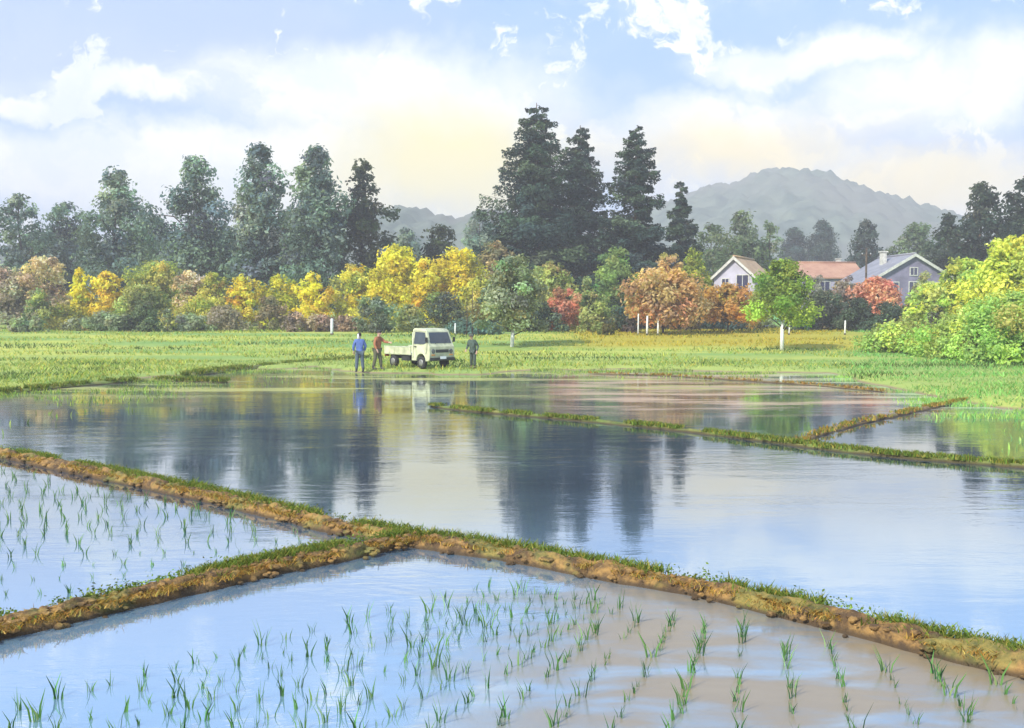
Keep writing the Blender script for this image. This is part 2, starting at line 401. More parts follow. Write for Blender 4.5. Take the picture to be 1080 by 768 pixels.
soilA = soil_mat('ochre_soil', (0.085, 0.052, 0.026), (0.30, 0.175, 0.055), gamt=0.38)
soilC = soil_mat('grassy_soil', (0.12, 0.14, 0.04), (0.22, 0.22, 0.06), gamt=0.7)
soilD = soil_mat('brown_soil', (0.16, 0.11, 0.05), (0.28, 0.20, 0.09), gamt=0.25)
DA = [(-160, 452), (0, 477), (130, 503), (250, 528), (340, 551), (430, 567), (520, 579), (640, 601), (720, 615), (800, 632), (880, 652), (960, 672), (1080, 698), (1300, 750)]
DB = [(430, 568), (380, 579), (300, 593), (200, 615), (100, 638), (0, 661), (-160, 700)]
DC = [(455, 428), (500, 433), (560, 438), (640, 445), (720, 453), (800, 463), (860, 471), (950, 481), (1080, 491), (1400, 512)]
DD = [(842, 466), (870, 455), (900, 447), (960, 434), (1010, 424), (1060, 416)]
DE = [(620, 394), (700, 396), (780, 401), (860, 406), (930, 413)]
DF = [(-60, 418), (0, 414), (90, 405), (150, 400), (240, 402)]
DG = [(190, 396), (230, 391), (270, 387), (330, 382), (390, 378)]
_, LA = bank(DA, 0.115, 0.165, soilA, 1, 0.045)
_, LB = bank(DB, 0.115, 0.17, soilA, 2, 0.045)
_, LC = bank(DC, 0.05, 0.17, soilC, 3, 0.2)
_, LD = bank(DD, 0.045, 0.15, soilD, 4, 0.3)
_, LE = bank(DE, 0.04, 0.22, soilD, 5, 0.5)
_, LF = bank(DF, 0.09, 0.3, soilC, 6, 0.3)
_, LG = bank(DG, 0.14, 0.3, soilC, 7, 0.5)

# ------------------------------------------------------------------ blades and leaves (vectorised)
def blades(base, h, w, lean, cols, rng=RNG, segs=2):
    """base Nx3, h N, w N -> bent blades, each two quads"""
    N = len(base); base = np.asarray(base, float)
    a = rng.uniform(0, 2*math.pi, N); fx, fy = np.cos(a), np.sin(a)
    b = rng.uniform(0, 2*math.pi, N); lx, ly = np.cos(b)*lean*h, np.sin(b)*lean*h
    side = np.stack([fx, fy, np.zeros(N)], 1)*(w/2)[:, None]
    mid = base + np.stack([lx*0.3, ly*0.3, h*0.55], 1); top = base + np.stack([lx, ly, h], 1)
    V = np.stack([base-side, base+side, mid+side*0.9, mid-side*0.9, top+side*0.12, top-side*0.12], 1).reshape(-1, 3)
    o = (np.arange(N)*6)[:, None]
    Fq = np.concatenate([o+np.array([[0, 1, 2, 3]]), o+np.array([[3, 2, 4, 5]])], 0)
    return V, Fq, np.concatenate([cols, cols], 0)
def pick(pal, N, jit=0.18, rng=RNG):
    pal = np.array(pal, float); i = rng.integers(0, len(pal), N)
    c = pal[i]*(1+rng.normal(0, jit, (N, 1)))*(1+rng.normal(0, jit*0.3, (N, 3)))
    return np.clip(c, 0.004, 0.95)
def leaves(pos, nrm, size, cols, asp=0.55, rng=RNG):
    """diamond leaf sprays: pos Nx3, nrm Nx3 (outward), size N"""
    N = len(pos)
    nrm = nrm + rng.normal(0, 0.55, (N, 3)); nrm /= np.linalg.norm(nrm, axis=1)[:, None] + 1e-9
    r = rng.normal(0, 1, (N, 3)); u = np.cross(nrm, r); u /= np.linalg.norm(u, axis=1)[:, None] + 1e-9
    v = np.cross(nrm, u)
    s = size[:, None]*0.5
    V = np.stack([pos-u*s, pos-v*s*asp+nrm*s*.15, pos+u*s, pos+v*s*asp+nrm*s*.15], 1).reshape(-1, 3)
    Fq = np.arange(N*4).reshape(-1, 4)
    return V, Fq, cols

# ------------------------------------------------------------------ trees
def crown_profile(kind, t):
    if kind == 'round': return math.sqrt(max(0.02, 1-(2*t-0.9)**2/1.25))
    if kind == 'tall':  return (0.72+0.34*math.sin(math.pi*min(1, t*1.3))) * (1 if t < .6 else max(0.2, 1-((t-.6)/.4)**1.4*0.72))
    if kind == 'cone':  return max(0.08, (1-t)**0.75)
    if kind == 'dome':  return math.sqrt(max(0.03, 1-t*t*0.97))
    return 1
def plant(kind_name, label, cat, group, px, top, wpx, D, pal, prof='round', leaf=0.34, dens=1.0, crown0=0.2, depth=1.0,
          trunk='bark', trunk_r=None, nclump=26, seed=None, gaps=0.0, mat='leaf', clump_r=0.30, limewash=0.0, sink=0.05):
    seed = seed if seed is not None else int(abs(px)*7+top)
    rng = np.random.default_rng(seed); rnd = random.Random(seed)
    topp = P(px, top, D); x = topp.x; gz = ground_h(x, D) - sink
    H = topp.z - gz; rx = wpx/2*D/F
    root = empty(kind_name, (x, D, gz)); tag(root, label, cat, group)
    z0 = H*crown0; ch = H - z0
    clumps = []
    for i in range(nclump):
        t = (i+0.5)/nclump + rnd.uniform(-.03, .03); t = max(0.02, min(0.985, t))
        a = i*2.399 + rnd.uniform(-.5, .5)
        pr = crown_profile(prof, t)*rx*(1+.55*noise.noise(Vector((math.cos(a)*1.3, math.sin(a)*1.3+seed, t*3.2))))
        cr = max(0.22*rx, clump_r*rx*rnd.uniform(0.75, 1.25)*(1 if t < .8 else 0.75))
        cr = min(cr, max(pr, 0.16*rx)*0.9+0.1)
        rr = max(0, pr - cr*0.75)*rnd.uniform(0.55, 1.05)
        zz = z0 + ch*t; zz = min(zz, H - cr*0.7)
        clumps.append((math.cos(a)*rr, math.sin(a)*rr*depth, max(zz, cr*0.5), cr))
    # inner fill
    for i in range(max(3, nclump//4)):
        t = rnd.uniform(.12, .75); pr = crown_profile(prof, t)*rx
        clumps.append((rnd.uniform(-.25, .25)*pr, rnd.uniform(-.25, .25)*pr, z0+ch*t, pr*0.5))
    Ps, Ns, Ss, Cs = [], [], [], []
    for (cx, cy, cz, cr) in clumps:
        k = int(dens*10.5*cr*cr*(0.85)/(leaf*leaf*0.28)) + 12
        d = rng.normal(0, 1, (k, 3)); d /= np.linalg.norm(d, axis=1)[:, None]
        rad = cr*(rng.uniform(0, 1, k)**0.45)*(1+rng.normal(0, 0.12, k))
        p = d*rad[:, None]*np.array([1.0, 1.0, 0.8]) + np.array([cx, cy, cz])
        c0 = pick(pal, 1, 0.26, rng)[0]
        c = c0[None, :]*(1+rng.normal(0, 0.16, (k, 1))); alt = pick(pal, k, 0.12, rng); mm = rng.uniform(0, 1, (k, 1)) < 0.22
        c = np.where(mm, alt, c)
        Ps.append(p); Ns.append(d*0.8+np.array([0, 0, 0.5])); Ss.append(leaf*rng.uniform(0.6, 1.35, k)); Cs.append(c)
    p = np.concatenate(Ps); keep = p[:, 2] > 0.06
    if gaps > 0:
        nz = np.array([noise.noise(Vector(q*(1.1/max(leaf*2.2, .4)))) for q in p]); keep &= nz > (-0.55+gaps)
    Vv, Ff, Cc = leaves(p[keep], np.concatenate(Ns)[keep], np.concatenate(Ss)[keep], np.clip(np.concatenate(Cs)[keep], .004, .9), rng=rng)
    link('crown', mesh_np('crown', Vv, Ff, Cc), M[mat], root)
    tr = trunk_r or max(0.05, H*0.016)
    mb = MB(); hh = z0 + ch*0.72
    pts = [(0, 0, 0), (rnd.uniform(-.02, .02)*H, 0, hh*.35), (rnd.uniform(-.03, .03)*H, rnd.uniform(-.02, .02)*H, hh*.7), (0, 0, hh)]
    mb.tube([(0, 0, -0.15)]+pts[1:], [tr*1.3, tr, tr*.65, tr*.22], 8)
    for (cx, cy, cz, cr) in clumps[::2]:
        zb = max(z0*0.6, cz - 0.45*math.hypot(cx, cy) - 0.25*cr); zb = min(zb, hh*0.95)
        f = zb/hh; q = Vector((0, 0, zb)); q.x = np.interp(f, [0, .35, .7, 1], [0, pts[1][0], pts[2][0], 0])
        mid = q.lerp(Vector((cx, cy, cz)), .5) + Vector((0, 0, 0.06*H*rnd.random()))
        mb.tube([q, mid, (cx, cy, cz)], [tr*(1-f)*.5+.02, tr*.25, tr*.08], 5)
    mb.build('trunk', M[trunk], root)
    if limewash:
        mb = MB(); zt = limewash; q = np.interp(zt, [0, hh*.35], [0, pts[1][0]])
        mb.tube([(0, 0, -0.1), (q, 0, zt)], [tr*1.3+.02, tr*1.05+.02], 10); mb.build('limewash', M['lime'], root)
    return root

def spruce(label, px, top, wpx, D, pal, seed=1, base_t=0.06):
    rng = np.random.default_rng(seed); rnd = random.Random(seed)
    tp = P(px, top, D); gz = ground_h(tp.x, D)-.05; H = tp.z-gz; rx = wpx/2*D/F
    rx *= 1.5
    root = empty('spruce_tree', (tp.x, D, gz)); tag(root, label, 'conifer tree', 'tall dark conifers')
    mb = MB(); mb.tube([(0, 0, -.2), (0, 0, H*.5), (0, 0, H*.985)], [H*.016, H*.010, .04], 9)
    Ps, Ns, Ss, Cs = [], [], [], []
    z = H*base_t; ang = 0
    while z < H*0.985:
        t = z/H
        L0 = rx*min(1.0, (1.02-t)**0.72*1.12)
        nb = 5 if t < .9 else 3
        for j in range(nb):
            ang += 2.399+rnd.uniform(-.4, .4)
            L = L0*rnd.choice([.45, .65, .8, .95, 1.05, 1.22])*rnd.uniform(.9, 1.05)+.18
            zz = z + rnd.uniform(-.3, .3); dr = rnd.uniform(.12, .34)*L; up = rnd.uniform(0, .2)*L
            dx, dy = math.cos(ang), math.sin(ang)
            tip = Vector((dx*L, dy*L, zz-dr+up*1.0))
            mb.tube([(0, 0, zz), (dx*L*.55, dy*L*.55, zz-dr*.75), tip], [.07*(1-t)+.02, .045*(1-t)+.015, .01], 4, cap=False)
            k = int(44*L*L**0.35)+30
            s = rng.uniform(.12, 1.04, k)**.8; wv_ = L*.30*np.sin(np.clip(s, 0, 1)*math.pi*.86+.12)+.12
            lat = rng.uniform(-1, 1, k)*wv_; hz = zz - dr*np.sin(np.minimum(s, 1)*math.pi/2)*1.0 + up*s**3 - rng.uniform(0, 1, k)**1.5*(.22*L+.25)*.75
            hz -= np.abs(lat)*.28
            p = np.stack([dx*L*s - dy*lat, dy*L*s + dx*lat, hz], 1)
            c0 = pick(pal, 1, .14, rng)[0]
            Ps.append(p); Ns.append(np.tile([dx*.5, dy*.5, .9], (k, 1))); Ss.append(rng.uniform(.28, .62, k)*(.75+.25*(1-t))); Cs.append(c0*(1+rng.normal(0, .16, (k, 1))))
        z += rnd.uniform(.42, .74)*(1.15-t*.45)
    V_, F_, C_ = leaves(np.concatenate(Ps), np.concatenate(Ns), np.concatenate(Ss), np.clip(np.concatenate(Cs), .004, .9), asp=.5, rng=rng)
    link('crown', mesh_np('crown', V_, F_, C_), M['needle'], root)
    mb.build('trunk', M['bark'], root)
    return root

DK = [(0.04, 0.07, 0.052), (0.06, 0.098, 0.06), (0.095, 0.14, 0.075), (0.045, 0.075, 0.065)]
spruce('tallest dark spruce, far left and widest of the row of tall conifers', 566, 105, 104, 104, DK, 11)
spruce('dark spruce second from the left, its flank merging with the tallest one', 612, 129, 72, 108, DK, 12)
spruce('slim dark spruce third in the row, with a pointed narrow top', 671, 132, 74, 101, DK, 13)
spruce('small slender dark spruce, shortest and rightmost of the tall conifer row', 718, 189, 36, 112, DK, 14)

TE = [(0.16, 0.24, 0.19), (0.22, 0.31, 0.23), (0.13, 0.20, 0.19), (0.32, 0.42, 0.30), (0.17, 0.22, 0.23)]
TG = 'dark trees in the back row'
def bt(label, px, top, w, D, pal=TE, prof='tall', **k):
    w *= 1.12; k.setdefault('leaf', 0.5); k.setdefault('nclump', 34); k.setdefault('gaps', .40); k.setdefault('crown0', .12); k.setdefault('clump_r', .34)
    return plant('broadleaf_tree', label, 'tree', TG, px, top, w, D, pal, prof, **k)
bt('pale grey green tree at the left edge of the woods', 18, 204, 62, 122)
bt('low grey green tree second from the left edge', 70, 212, 58, 130, prof='round')
bt('dark teal tree with a knobbly crown above the pink and yellow shrubs', 122, 178, 84, 116)
bt('low bushy dark tree filling the dip left of the forked crown', 165, 228, 60, 128, prof='round')
bt('dark green tree with a split, ragged crown top left of the twin tall trees', 206, 165, 88, 112)
bt('tall dark teal tree, left of the twin tallest in the left wood', 274, 152, 80, 108, nclump=42)
bt('tall dark green tree with a broad flat-topped crown, right of the twin tallest', 333, 154, 84, 106, nclump=42)
OL = [(0.075, 0.095, 0.05), (0.10, 0.12, 0.06), (0.06, 0.085, 0.055)]
bt('olive dark tree with jagged right side, rightmost of the left wood', 382, 168, 66, 110, OL)
bt('squat dark tree in the gap between the two tallest left trees', 302, 225, 66, 120, prof='round')
bt('squat dark tree at the foot of the left wood above the yellow shrubs', 240, 240, 70, 122, prof='round')
bt('grey dark tree low at the far left behind pink shrubs', 42, 245, 90, 134, prof='dome')
bt('dark olive bush like tree above the brightest yellow trees', 464, 238, 58, 118, OL, 'dome')
bt('grey green distant tree just left of the tallest spruce', 506, 222, 46, 160, prof='round', gaps=.2)
bt('grey green distant tree behind the yellow trees', 428, 240, 50, 150, prof='dome', gaps=.2)
bt('tan topped tree behind the spruce foot', 524, 254, 52, 98, [(0.40, 0.34, 0.18), (0.34, 0.32, 0.17), (0.46, 0.38, 0.20)], 'dome', leaf=.4)
GR = [(0.12, 0.17, 0.08), (0.16, 0.22, 0.10), (0.20, 0.24, 0.14)]
bt('loose grey green tree behind the white gabled house', 782, 222, 62, 134, GR, 'tall', gaps=.42)
bt('pale thin crowned tree right behind the white gabled house', 812, 232, 40, 138, [(0.25, 0.30, 0.18), (0.18, 0.24, 0.13)], 'tall', gaps=.5)
bt('dark rounded tree low behind the white gabled house', 750, 236, 44, 140, GR, 'round')
BL = [(0.06, 0.09, 0.08), (0.08, 0.11, 0.09)]
bt('hazy grey tree beyond the orange roofed house', 868, 232, 46, 210, BL, 'dome', gaps=.15)
bt('flat hazy grey tree clump left above the orange roof', 838, 240, 44, 215, BL, 'dome', gaps=.15)
bt('dark slate tree between the orange roof and the grey gable', 914, 232, 44, 155, BL, 'tall', gaps=.15)
bt('dark green tree right above the grey gable peak', 968, 236, 54, 150, GR, 'round', gaps=.2)
bt('dark green tree stepping up towards the tall right wood', 1000, 226, 50, 120, [(0.06, 0.09, 0.06), (0.09, 0.12, 0.07)], 'tall')
bt('tall dark tree of the right wood, left of the one cut by the frame', 1036, 192, 72, 108, [(0.06, 0.09, 0.06), (0.09, 0.12, 0.07), (.05, .075, .055)], 'tall')
bt('tall dark tree cut by the right edge of the frame', 1082, 188, 76, 104, [(0.06, 0.09, 0.06), (0.09, 0.12, 0.07), (.05, .075, .055)], 'tall')
bt('dark tree beyond the right frame edge', 1150, 200, 80, 110, [(0.06, 0.09, 0.06), (0.09, 0.12, 0.07)], 'tall')
bt('dark tree beyond the left frame edge', -40, 205, 80, 120)

# autumn shrubs and orchard
YE = [(0.88, 0.74, 0.05), (0.84, 0.72, 0.06), (0.72, 0.70, 0.09)]
YO = [(0.84, 0.60, 0.07), (0.86, 0.68, 0.07), (0.72, 0.64, 0.10)]
YG = [(0.62, 0.62, 0.12), (0.52, 0.58, 0.12), (0.70, 0.62, 0.14), (0.40, 0.46, 0.12)]
PK = [(0.75, 0.55, 0.36), (0.78, 0.66, 0.32), (0.60, 0.52, 0.26), (0.76, 0.60, 0.48)]
OV = [(0.38, 0.42, 0.13), (0.30, 0.38, 0.13), (0.46, 0.45, 0.15)]
TN = [(0.62, 0.42, 0.20), (0.68, 0.48, 0.22), (0.54, 0.40, 0.20), (0.70, 0.46, 0.16)]
RD = [(0.74, 0.30, 0.20), (0.68, 0.38, 0.22), (0.62, 0.30, 0.18)]
LGR = [(0.28, 0.42, 0.12), (0.34, 0.46, 0.14), (0.24, 0.36, 0.13)]
GG = [(0.32, 0.38, 0.22), (0.40, 0.46, 0.28), (0.26, 0.33, 0.19)]
DG_ = [(0.09, 0.13, 0.085), (0.12, 0.155, 0.09), (0.10, 0.12, 0.09)]
GP = 'autumn coloured trees in front of the woods'
def at_(label, px, top, w, D, pal, prof='dome', **k):
    w *= 1.18; k.setdefault('leaf', 0.34); k.setdefault('nclump', 26); k.setdefault('crown0', .12); k.setdefault('gaps', .36)
    return plant('autumn_tree', label, 'tree', GP, px, top, w, D, pal, prof, **k)
def sh_(label, px, top, w, D, pal, prof='dome', **k):
    w *= 1.3; k.setdefault('leaf', 0.26); k.setdefault('nclump', 18); k.setdefault('crown0', .02); k.setdefault('gaps', .26)
    return plant('shrub', label, 'shrub', 'shrubs along the field edge', px, top, w, D, pal, prof, **k)
at_('greyish pink tree at the left frame edge', 8, 282, 60, 96, [(0.42, 0.36, 0.28), (0.36, 0.34, 0.22), (.5, .42, .3)])
at_('pinkish cream and yellow tree left of the small golden tree', 46, 270, 64, 97, PK)
at_('small pointed golden yellow tree in the left shrubbery', 84, 282, 40, 90, YE, 'cone')
at_('peach yellow bushy tree right of the small pointed golden tree', 112, 286, 46, 91, YO)
at_('olive yellow tree above the left shrubbery', 165, 275, 72, 99, YG)
at_('olive tree in the middle of the left shrubbery', 150, 300, 60, 88, OV)
at_('pale pinkish tree beside the olive one, above the field', 200, 285, 46, 97, PK)
at_('pale yellow green tree left of the bright orange yellow one', 226, 288, 44, 95, YG)
at_('bright orange yellow tree of the left half, under the tall dark wood', 257, 290, 44, 90, YE+YO)
at_('acid yellow green tree right of the bright orange yellow one', 296, 290, 52, 92, [(0.60, 0.58, 0.05), (0.50, 0.52, 0.06)])
at_('small golden tree with orange foot in the centre left', 330, 288, 44, 90, YE+YO)
at_('pale yellow green tree left of the large brilliant yellow tree', 374, 278, 56, 93, YG+YE)
at_('large brilliant yellow tree, tallest of the yellow ones', 418, 258, 66, 92, YE, nclump=34)
at_('golden yellow tree wedged between the two largest yellow trees', 448, 272, 46, 90, YE+YO)
at_('large golden tree with orange tint, rightmost of the yellow ones', 482, 261, 66, 92, YE+YO, nclump=34)
at_('yellow green tree under the large golden tree', 505, 292, 50, 90, YG)
at_('grey green orchard tree with a round crown and limewashed trunk', 540, 270, 72, 62, [(0.30, 0.37, 0.25), (0.38, 0.44, 0.30), (0.24, 0.28, 0.15), (0.36, 0.36, 0.15)], 'dome', crown0=.22, limewash=1.3, nclump=30, trunk_r=.09, leaf=.24, gaps=.36)
at_('olive brown tree right of the grey green orchard tree', 582, 276, 56, 88, OV+[(0.36, 0.28, 0.12)])
sh_('coral red bush at the foot of the spruces', 594, 304, 46, 82, RD)
at_('fresh light green tree under the second spruce', 650, 261, 56, 96, LGR)
at_('small light green tree between the coral bush and the fresh green tree', 622, 292, 40, 92, LGR+OV)
at_('broad tan and orange orchard tree with rounded crown', 700, 284, 88, 76, TN, 'dome', crown0=.30, nclump=32, gaps=.36)
at_('orange brown tree top peeping above the broad tan one', 704, 266, 44, 92, TN)
at_('yellow green tree behind the tan orchard tree', 732, 262, 44, 96, [(0.42, 0.45, 0.06), (0.36, 0.42, 0.07)])
at_('rusty orange tree in front of the white gabled house', 768, 300, 62, 80, [(0.58, 0.32, 0.06), (0.62, 0.38, 0.09), (.5, .32, .1)], 'dome', crown0=.30, gaps=.36)
at_('bright green orchard tree with a tall limewashed trunk', 826, 274, 74, 59, [(0.32, 0.44, 0.08), (0.42, 0.54, 0.10), (0.20, 0.30, 0.08)], 'dome', crown0=.34, limewash=1.95, nclump=30, trunk_r=.085, leaf=.20, gaps=.42)
at_('pale mauve brown tree between the green orchard tree and the coral shrub', 888, 296, 44, 92, [(0.32, 0.25, 0.22), (0.28, 0.24, 0.18), (.38, .32, .2)])
at_('coral pink tree in front of the grey gabled house', 926, 292, 66, 88, RD+[(0.62, 0.30, 0.20)])
YGB = [(0.54, 0.66, 0.14), (0.44, 0.58, 0.16), (0.62, 0.68, 0.14), (0.34, 0.46, 0.13)]
at_('yellow green tree under the right slope of the grey gable', 985, 298, 66, 72, YGB)
at_('large lime yellow tree at the right edge of the frame', 1068, 250, 96, 60, [(0.70, 0.72, 0.12), (0.58, 0.66, 0.14), (.44, .56, .14)], nclump=40, leaf=.3)
at_('lime green tree between the grey gable and the large lime yellow tree', 1018, 272, 66, 68, YGB, nclump=30)
at_('lime tree beyond the right frame edge', 1160, 262, 110, 58, YGB)
FG = [(0.40, 0.60, 0.15), (0.50, 0.68, 0.18), (0.56, 0.68, 0.14), (0.32, 0.48, 0.14)]
sh_('big fresh green bush at the right frame edge above the paddies', 1070, 308, 110, 48, FG, nclump=34, leaf=.19)
sh_('rounded fresh green bush left of the big one at the right', 1010, 332, 76, 52, FG+YGB, nclump=22, leaf=.2)
sh_('low green bush right of the yellowed grass strip', 955, 342, 84, 58, FG+YGB+OV, nclump=22, leaf=.22)
sh_('low bright green bush at the foot of the limes, far right', 1120, 340, 90, 45, FG, nclump=22)

for (lab, px, top, w, D, pal) in [
    ('rusty gold bush hiding the foot of the white gabled house', 792, 308, 34, 90, [(.5, .4, .14), (.4, .36, .12)]),
    ('pale green bush right of the white gabled house wall', 806, 294, 26, 98, [(.34, .42, .2), (.28, .36, .18)]),
    ('mauve grey bush in front of the orange roofed house', 858, 290, 40, 100, [(.34, .3, .3), (.3, .3, .24)]),
    ('brown grey bush at the left eave of the grey gabled house', 896, 290, 30, 102, [(.34, .28, .26), (.3, .27, .22)]),
    ('pale yellow green bush under the right slope of the grey gable', 975, 286, 36, 98, [(.5, .54, .2), (.42, .46, .18)]),
    ('small dark green bush near the left frame edge', 22, 336, 26, 80, GG),
    ('small pointed dark bush beside the leftmost dark bush', 38, 334, 20, 79, GG),
    ('olive green bush in front of the pinkish cream tree', 40, 304, 34, 86, OV+GG),
    ('low grey bush under the peach yellow tree', 88, 336, 44, 84, GG+OV),
    ('grey rounded bush under the left golden trees', 108, 328, 30, 83, GG),
    ('low dark grey bush left of the round dark green bush', 128, 332, 34, 81, GG),
    ('round dark green bush in the middle of the left hedge', 152, 318, 36, 81, [(0.12, .18, .10), (.16, .22, .11)]),
    ('pointed dark green bush right of the round dark green one', 176, 326, 22, 80, GG+OV),
    ('low dark bush above the left meadow edge', 200, 332, 40, 82, GG),
    ('brownish grey bush left of the leaning golden tree', 236, 322, 44, 84, [(.44, .38, .24), (.36, .33, .21)]),
    ('yellow olive low bush at the far left of the hedge', 62, 322, 50, 88, YG),
    ('yellow green low bush in the left hedge', 214, 312, 54, 87, YG),
    ('beige bush under the acid yellow tree', 284, 312, 36, 85, [(.40, .34, .18), (.34, .30, .16)]),
    ('purplish brown round bush left of the white post', 311, 328, 26, 80, [(.38, .31, .25), (.44, .36, .28)]),
    ('low brown bush just left of the blue clad person', 338, 332, 40, 81, [(.42, .33, .24), (.48, .38, .26)]),
    ('brown low hedge bush behind the blue clad person', 364, 334, 36, 82, [(.40, .28, .18), (.32, .24, .17)]),
    ('round grey green bush behind the two people by the truck', 396, 312, 44, 78, [(.24, .32, .2), (.32, .38, .25), (.2, .25, .17)]),
    ('grey green bush behind the truck cab', 430, 322, 40, 82, GG+OV),
    ('dark olive bush right of the truck cab', 468, 308, 56, 84, OV+DG_),
    ('teal green low bush behind the standing person by the truck', 500, 340, 50, 76, [(.12, .22, .2), (.16, .24, .2)]),
    ('dark olive bush between the saplings and the limewashed tree', 514, 312, 42, 82, OV+DG_),
    ('dark olive bush below the olive brown tree', 566, 318, 52, 80, OV+DG_+[(.1, .12, .07)]),
    ('olive bush right of the coral red one', 626, 318, 42, 80, OV),
    ('teal dark bush left of the tan orchard tree', 654, 324, 34, 80, [(.08, .17, .13), (.11, .2, .14), (.14, .16, .1)]),
    ('small purple brown dark bush under the tan orchard tree', 668, 332, 24, 78, [(.13, .1, .09), (.17, .13, .1)]),
    ('low olive dark clump on the yellowed grass strip', 641, 341, 20, 74, [(.12, .13, .04), (.17, .17, .05)]),
    ('small brown upright bush, left of three under the tan tree', 713, 326, 12, 86, [(.2, .16, .1), (.24, .18, .1)]),
    ('small brown upright bush, middle of three under the tan tree', 724, 324, 14, 86, [(.2, .16, .1), (.24, .18, .1)]),
    ('small brown upright bush, right of three under the tan tree', 735, 327, 12, 86, [(.2, .16, .1), (.24, .18, .1)]),
    ('teal shadowy bush under the rusty orange tree', 764, 330, 46, 90, [(.08, .13, .12), (.1, .16, .13)]),
    ('slim dark cypress like bush beside the green orchard tree trunk', 834, 314, 16, 78, DG_),
    ('dark hedge bush right of the green orchard tree', 868, 306, 52, 86, DG_),
    ('dark hedge bush under the coral pink tree, left one', 904, 314, 46, 84, DG_),
    ('dark hedge bush under the coral pink tree, right one', 936, 318, 44, 82, DG_),
    ('narrow dark bush under the lime green tree at right', 990, 322, 28, 66, DG_+OV),
    ('tiny dark bush under the yellow green tree at right', 958, 322, 24, 74, DG_+OV),
    ('low teal bush beside the small white post by the orchard', 844, 338, 20, 84, [(.1, .17, .14)]),
    ]:
    sh_(lab, px, top, w, D, pal, 'cone' if 'pointed' in lab or 'slim' in lab else 'dome', nclump=14)

# bare saplings right of the truck
for (px, top, lab) in [(492, 312, 'thin dark bare sapling, left of three right of the truck'), (498, 300, 'thin dark bare sapling, tallest and middle of three right of the truck'), (504, 316, 'thin dark bare sapling, right of three right of the truck')]:
    D = 74; p = P(px, top, D); gz = ground_h(p.x, D); H = p.z-gz
    r = empty('bare_sapling', (p.x, D, gz)); tag(r, lab, 'sapling', 'bare saplings right of the truck')
    mb = MB(); mb.tube([(0, 0, -.1), (.05, 0, H*.5), (0, 0, H)], [.055, .04, .012], 6); mb.build('trunk', M['bark'], r)
    for k in range(7):
        z = H*(.35+.08*k); a = k*2.4; L = .45*(1-k*.09)
        mb = MB(); mb.tube([(0.03, 0, z), (math.cos(a)*L, math.sin(a)*L, z+.5*L+.15)], [.015, .005], 4); mb.build('branch', M['bark'], r)
# short white posts along the orchard edge
for (px, t, b, w, lab) in [(350, 336, 352, 3.2, 'thick short white post beside the brown bush left of the people'), (480, 341, 353, 1.8, 'thin white post behind the person right of the truck'),
        (673, 331, 346, 1.6, 'thin white post, left of three under the tan tree'), (682.5, 333, 347, 2.4, 'thickest white post, middle of three under the tan tree'), (694, 333, 347, 2.2, 'white post, right of three under the tan tree'),
        (832, 335, 350, 1.8, 'slim leaning white post right of the green tree trunk'), (891, 338, 356, 1.8, 'pale weathered post at the end of the yellowed grass strip')]:
    D = 74.0; p0 = P(px, b, D); gz = ground_h(p0.x, D); top = P(px, t, D).z; rr = w/2*D/F
    r = empty('white_post', (p0.x, D, gz)); tag(r, lab, 'post', 'white posts at the orchard edge')
    H = top-gz; ln = .12 if 'leaning' in lab else .02
    mb = MB(); mb.tube([(0, 0, -.2), (ln*.5, 0, H*.5), (ln, 0, H-.05), (ln, 0, H)], [rr, rr*.95, rr*.9, rr*.6], 10); mb.build('shaft', M['lime'], r)
    mb = MB(); mb.tube([(0, 0, -.15), (0.004, 0, .12)], [rr*1.25, rr*1.15], 10); mb.build('base', M['bark'], r)

# ------------------------------------------------------------------ houses
WALL = flat('lavender_render', (0.36, 0.33, 0.42), .85, vary=.12, scale=.8); WALLW = flat('white_render', (0.50, 0.48, 0.56), .85, vary=.1, scale=.8)
WALLG = flat('grey_boards', (0.21, 0.19, 0.27), .85, vary=.2, scale=.8)
def tile_mat(name, a, b_):
    m, t, o = newmat(name); b = t.new('ShaderNodeBsdfPrincipled'); b.inputs['Roughness'].default_value = .7
    c = t.new('ShaderNodeTexCoord'); br = t.new('ShaderNodeTexBrick'); t.l.new(c.outputs['Object'], br.inputs[0])
    f, _ = t.noise(c.outputs['Object'], .9, 5, .6)
    wv_ = t.new('ShaderNodeTexWave'); t.l.new(c.outputs['Object'], wv_.inputs[0]); wv_.inputs['Scale'].default_value = 1.6; wv_.inputs['Distortion'].default_value = 1
    col_ = t.mix(t.rng(f, .3, .7), a, b_); col_ = t.mix(t.math('MULTIPLY', wv_.outputs['Fac'], .25), col_, tuple(v*.6 for v in a))
    t.l.new(col_, b.inputs['Base Color']); t.l.new(b.outputs[0], o.inputs[0]); t.n.remove(br); return m
TILE_T = tile_mat('tan_tiles', (.42, .27, .14), (.56, .38, .20)); TILE_O = tile_mat('orange_tiles', (.38, .19, .12), (.50, .29, .18)); TILE_G = tile_mat('grey_tiles', (.20, .20, .22), (.30, .30, .33))
GLASS = flat('dark_glass', (0.05, 0.05, 0.10), .12, vary=.1); TRIM = flat('pale_trim', (.58, .57, .50), .7, vary=.15)
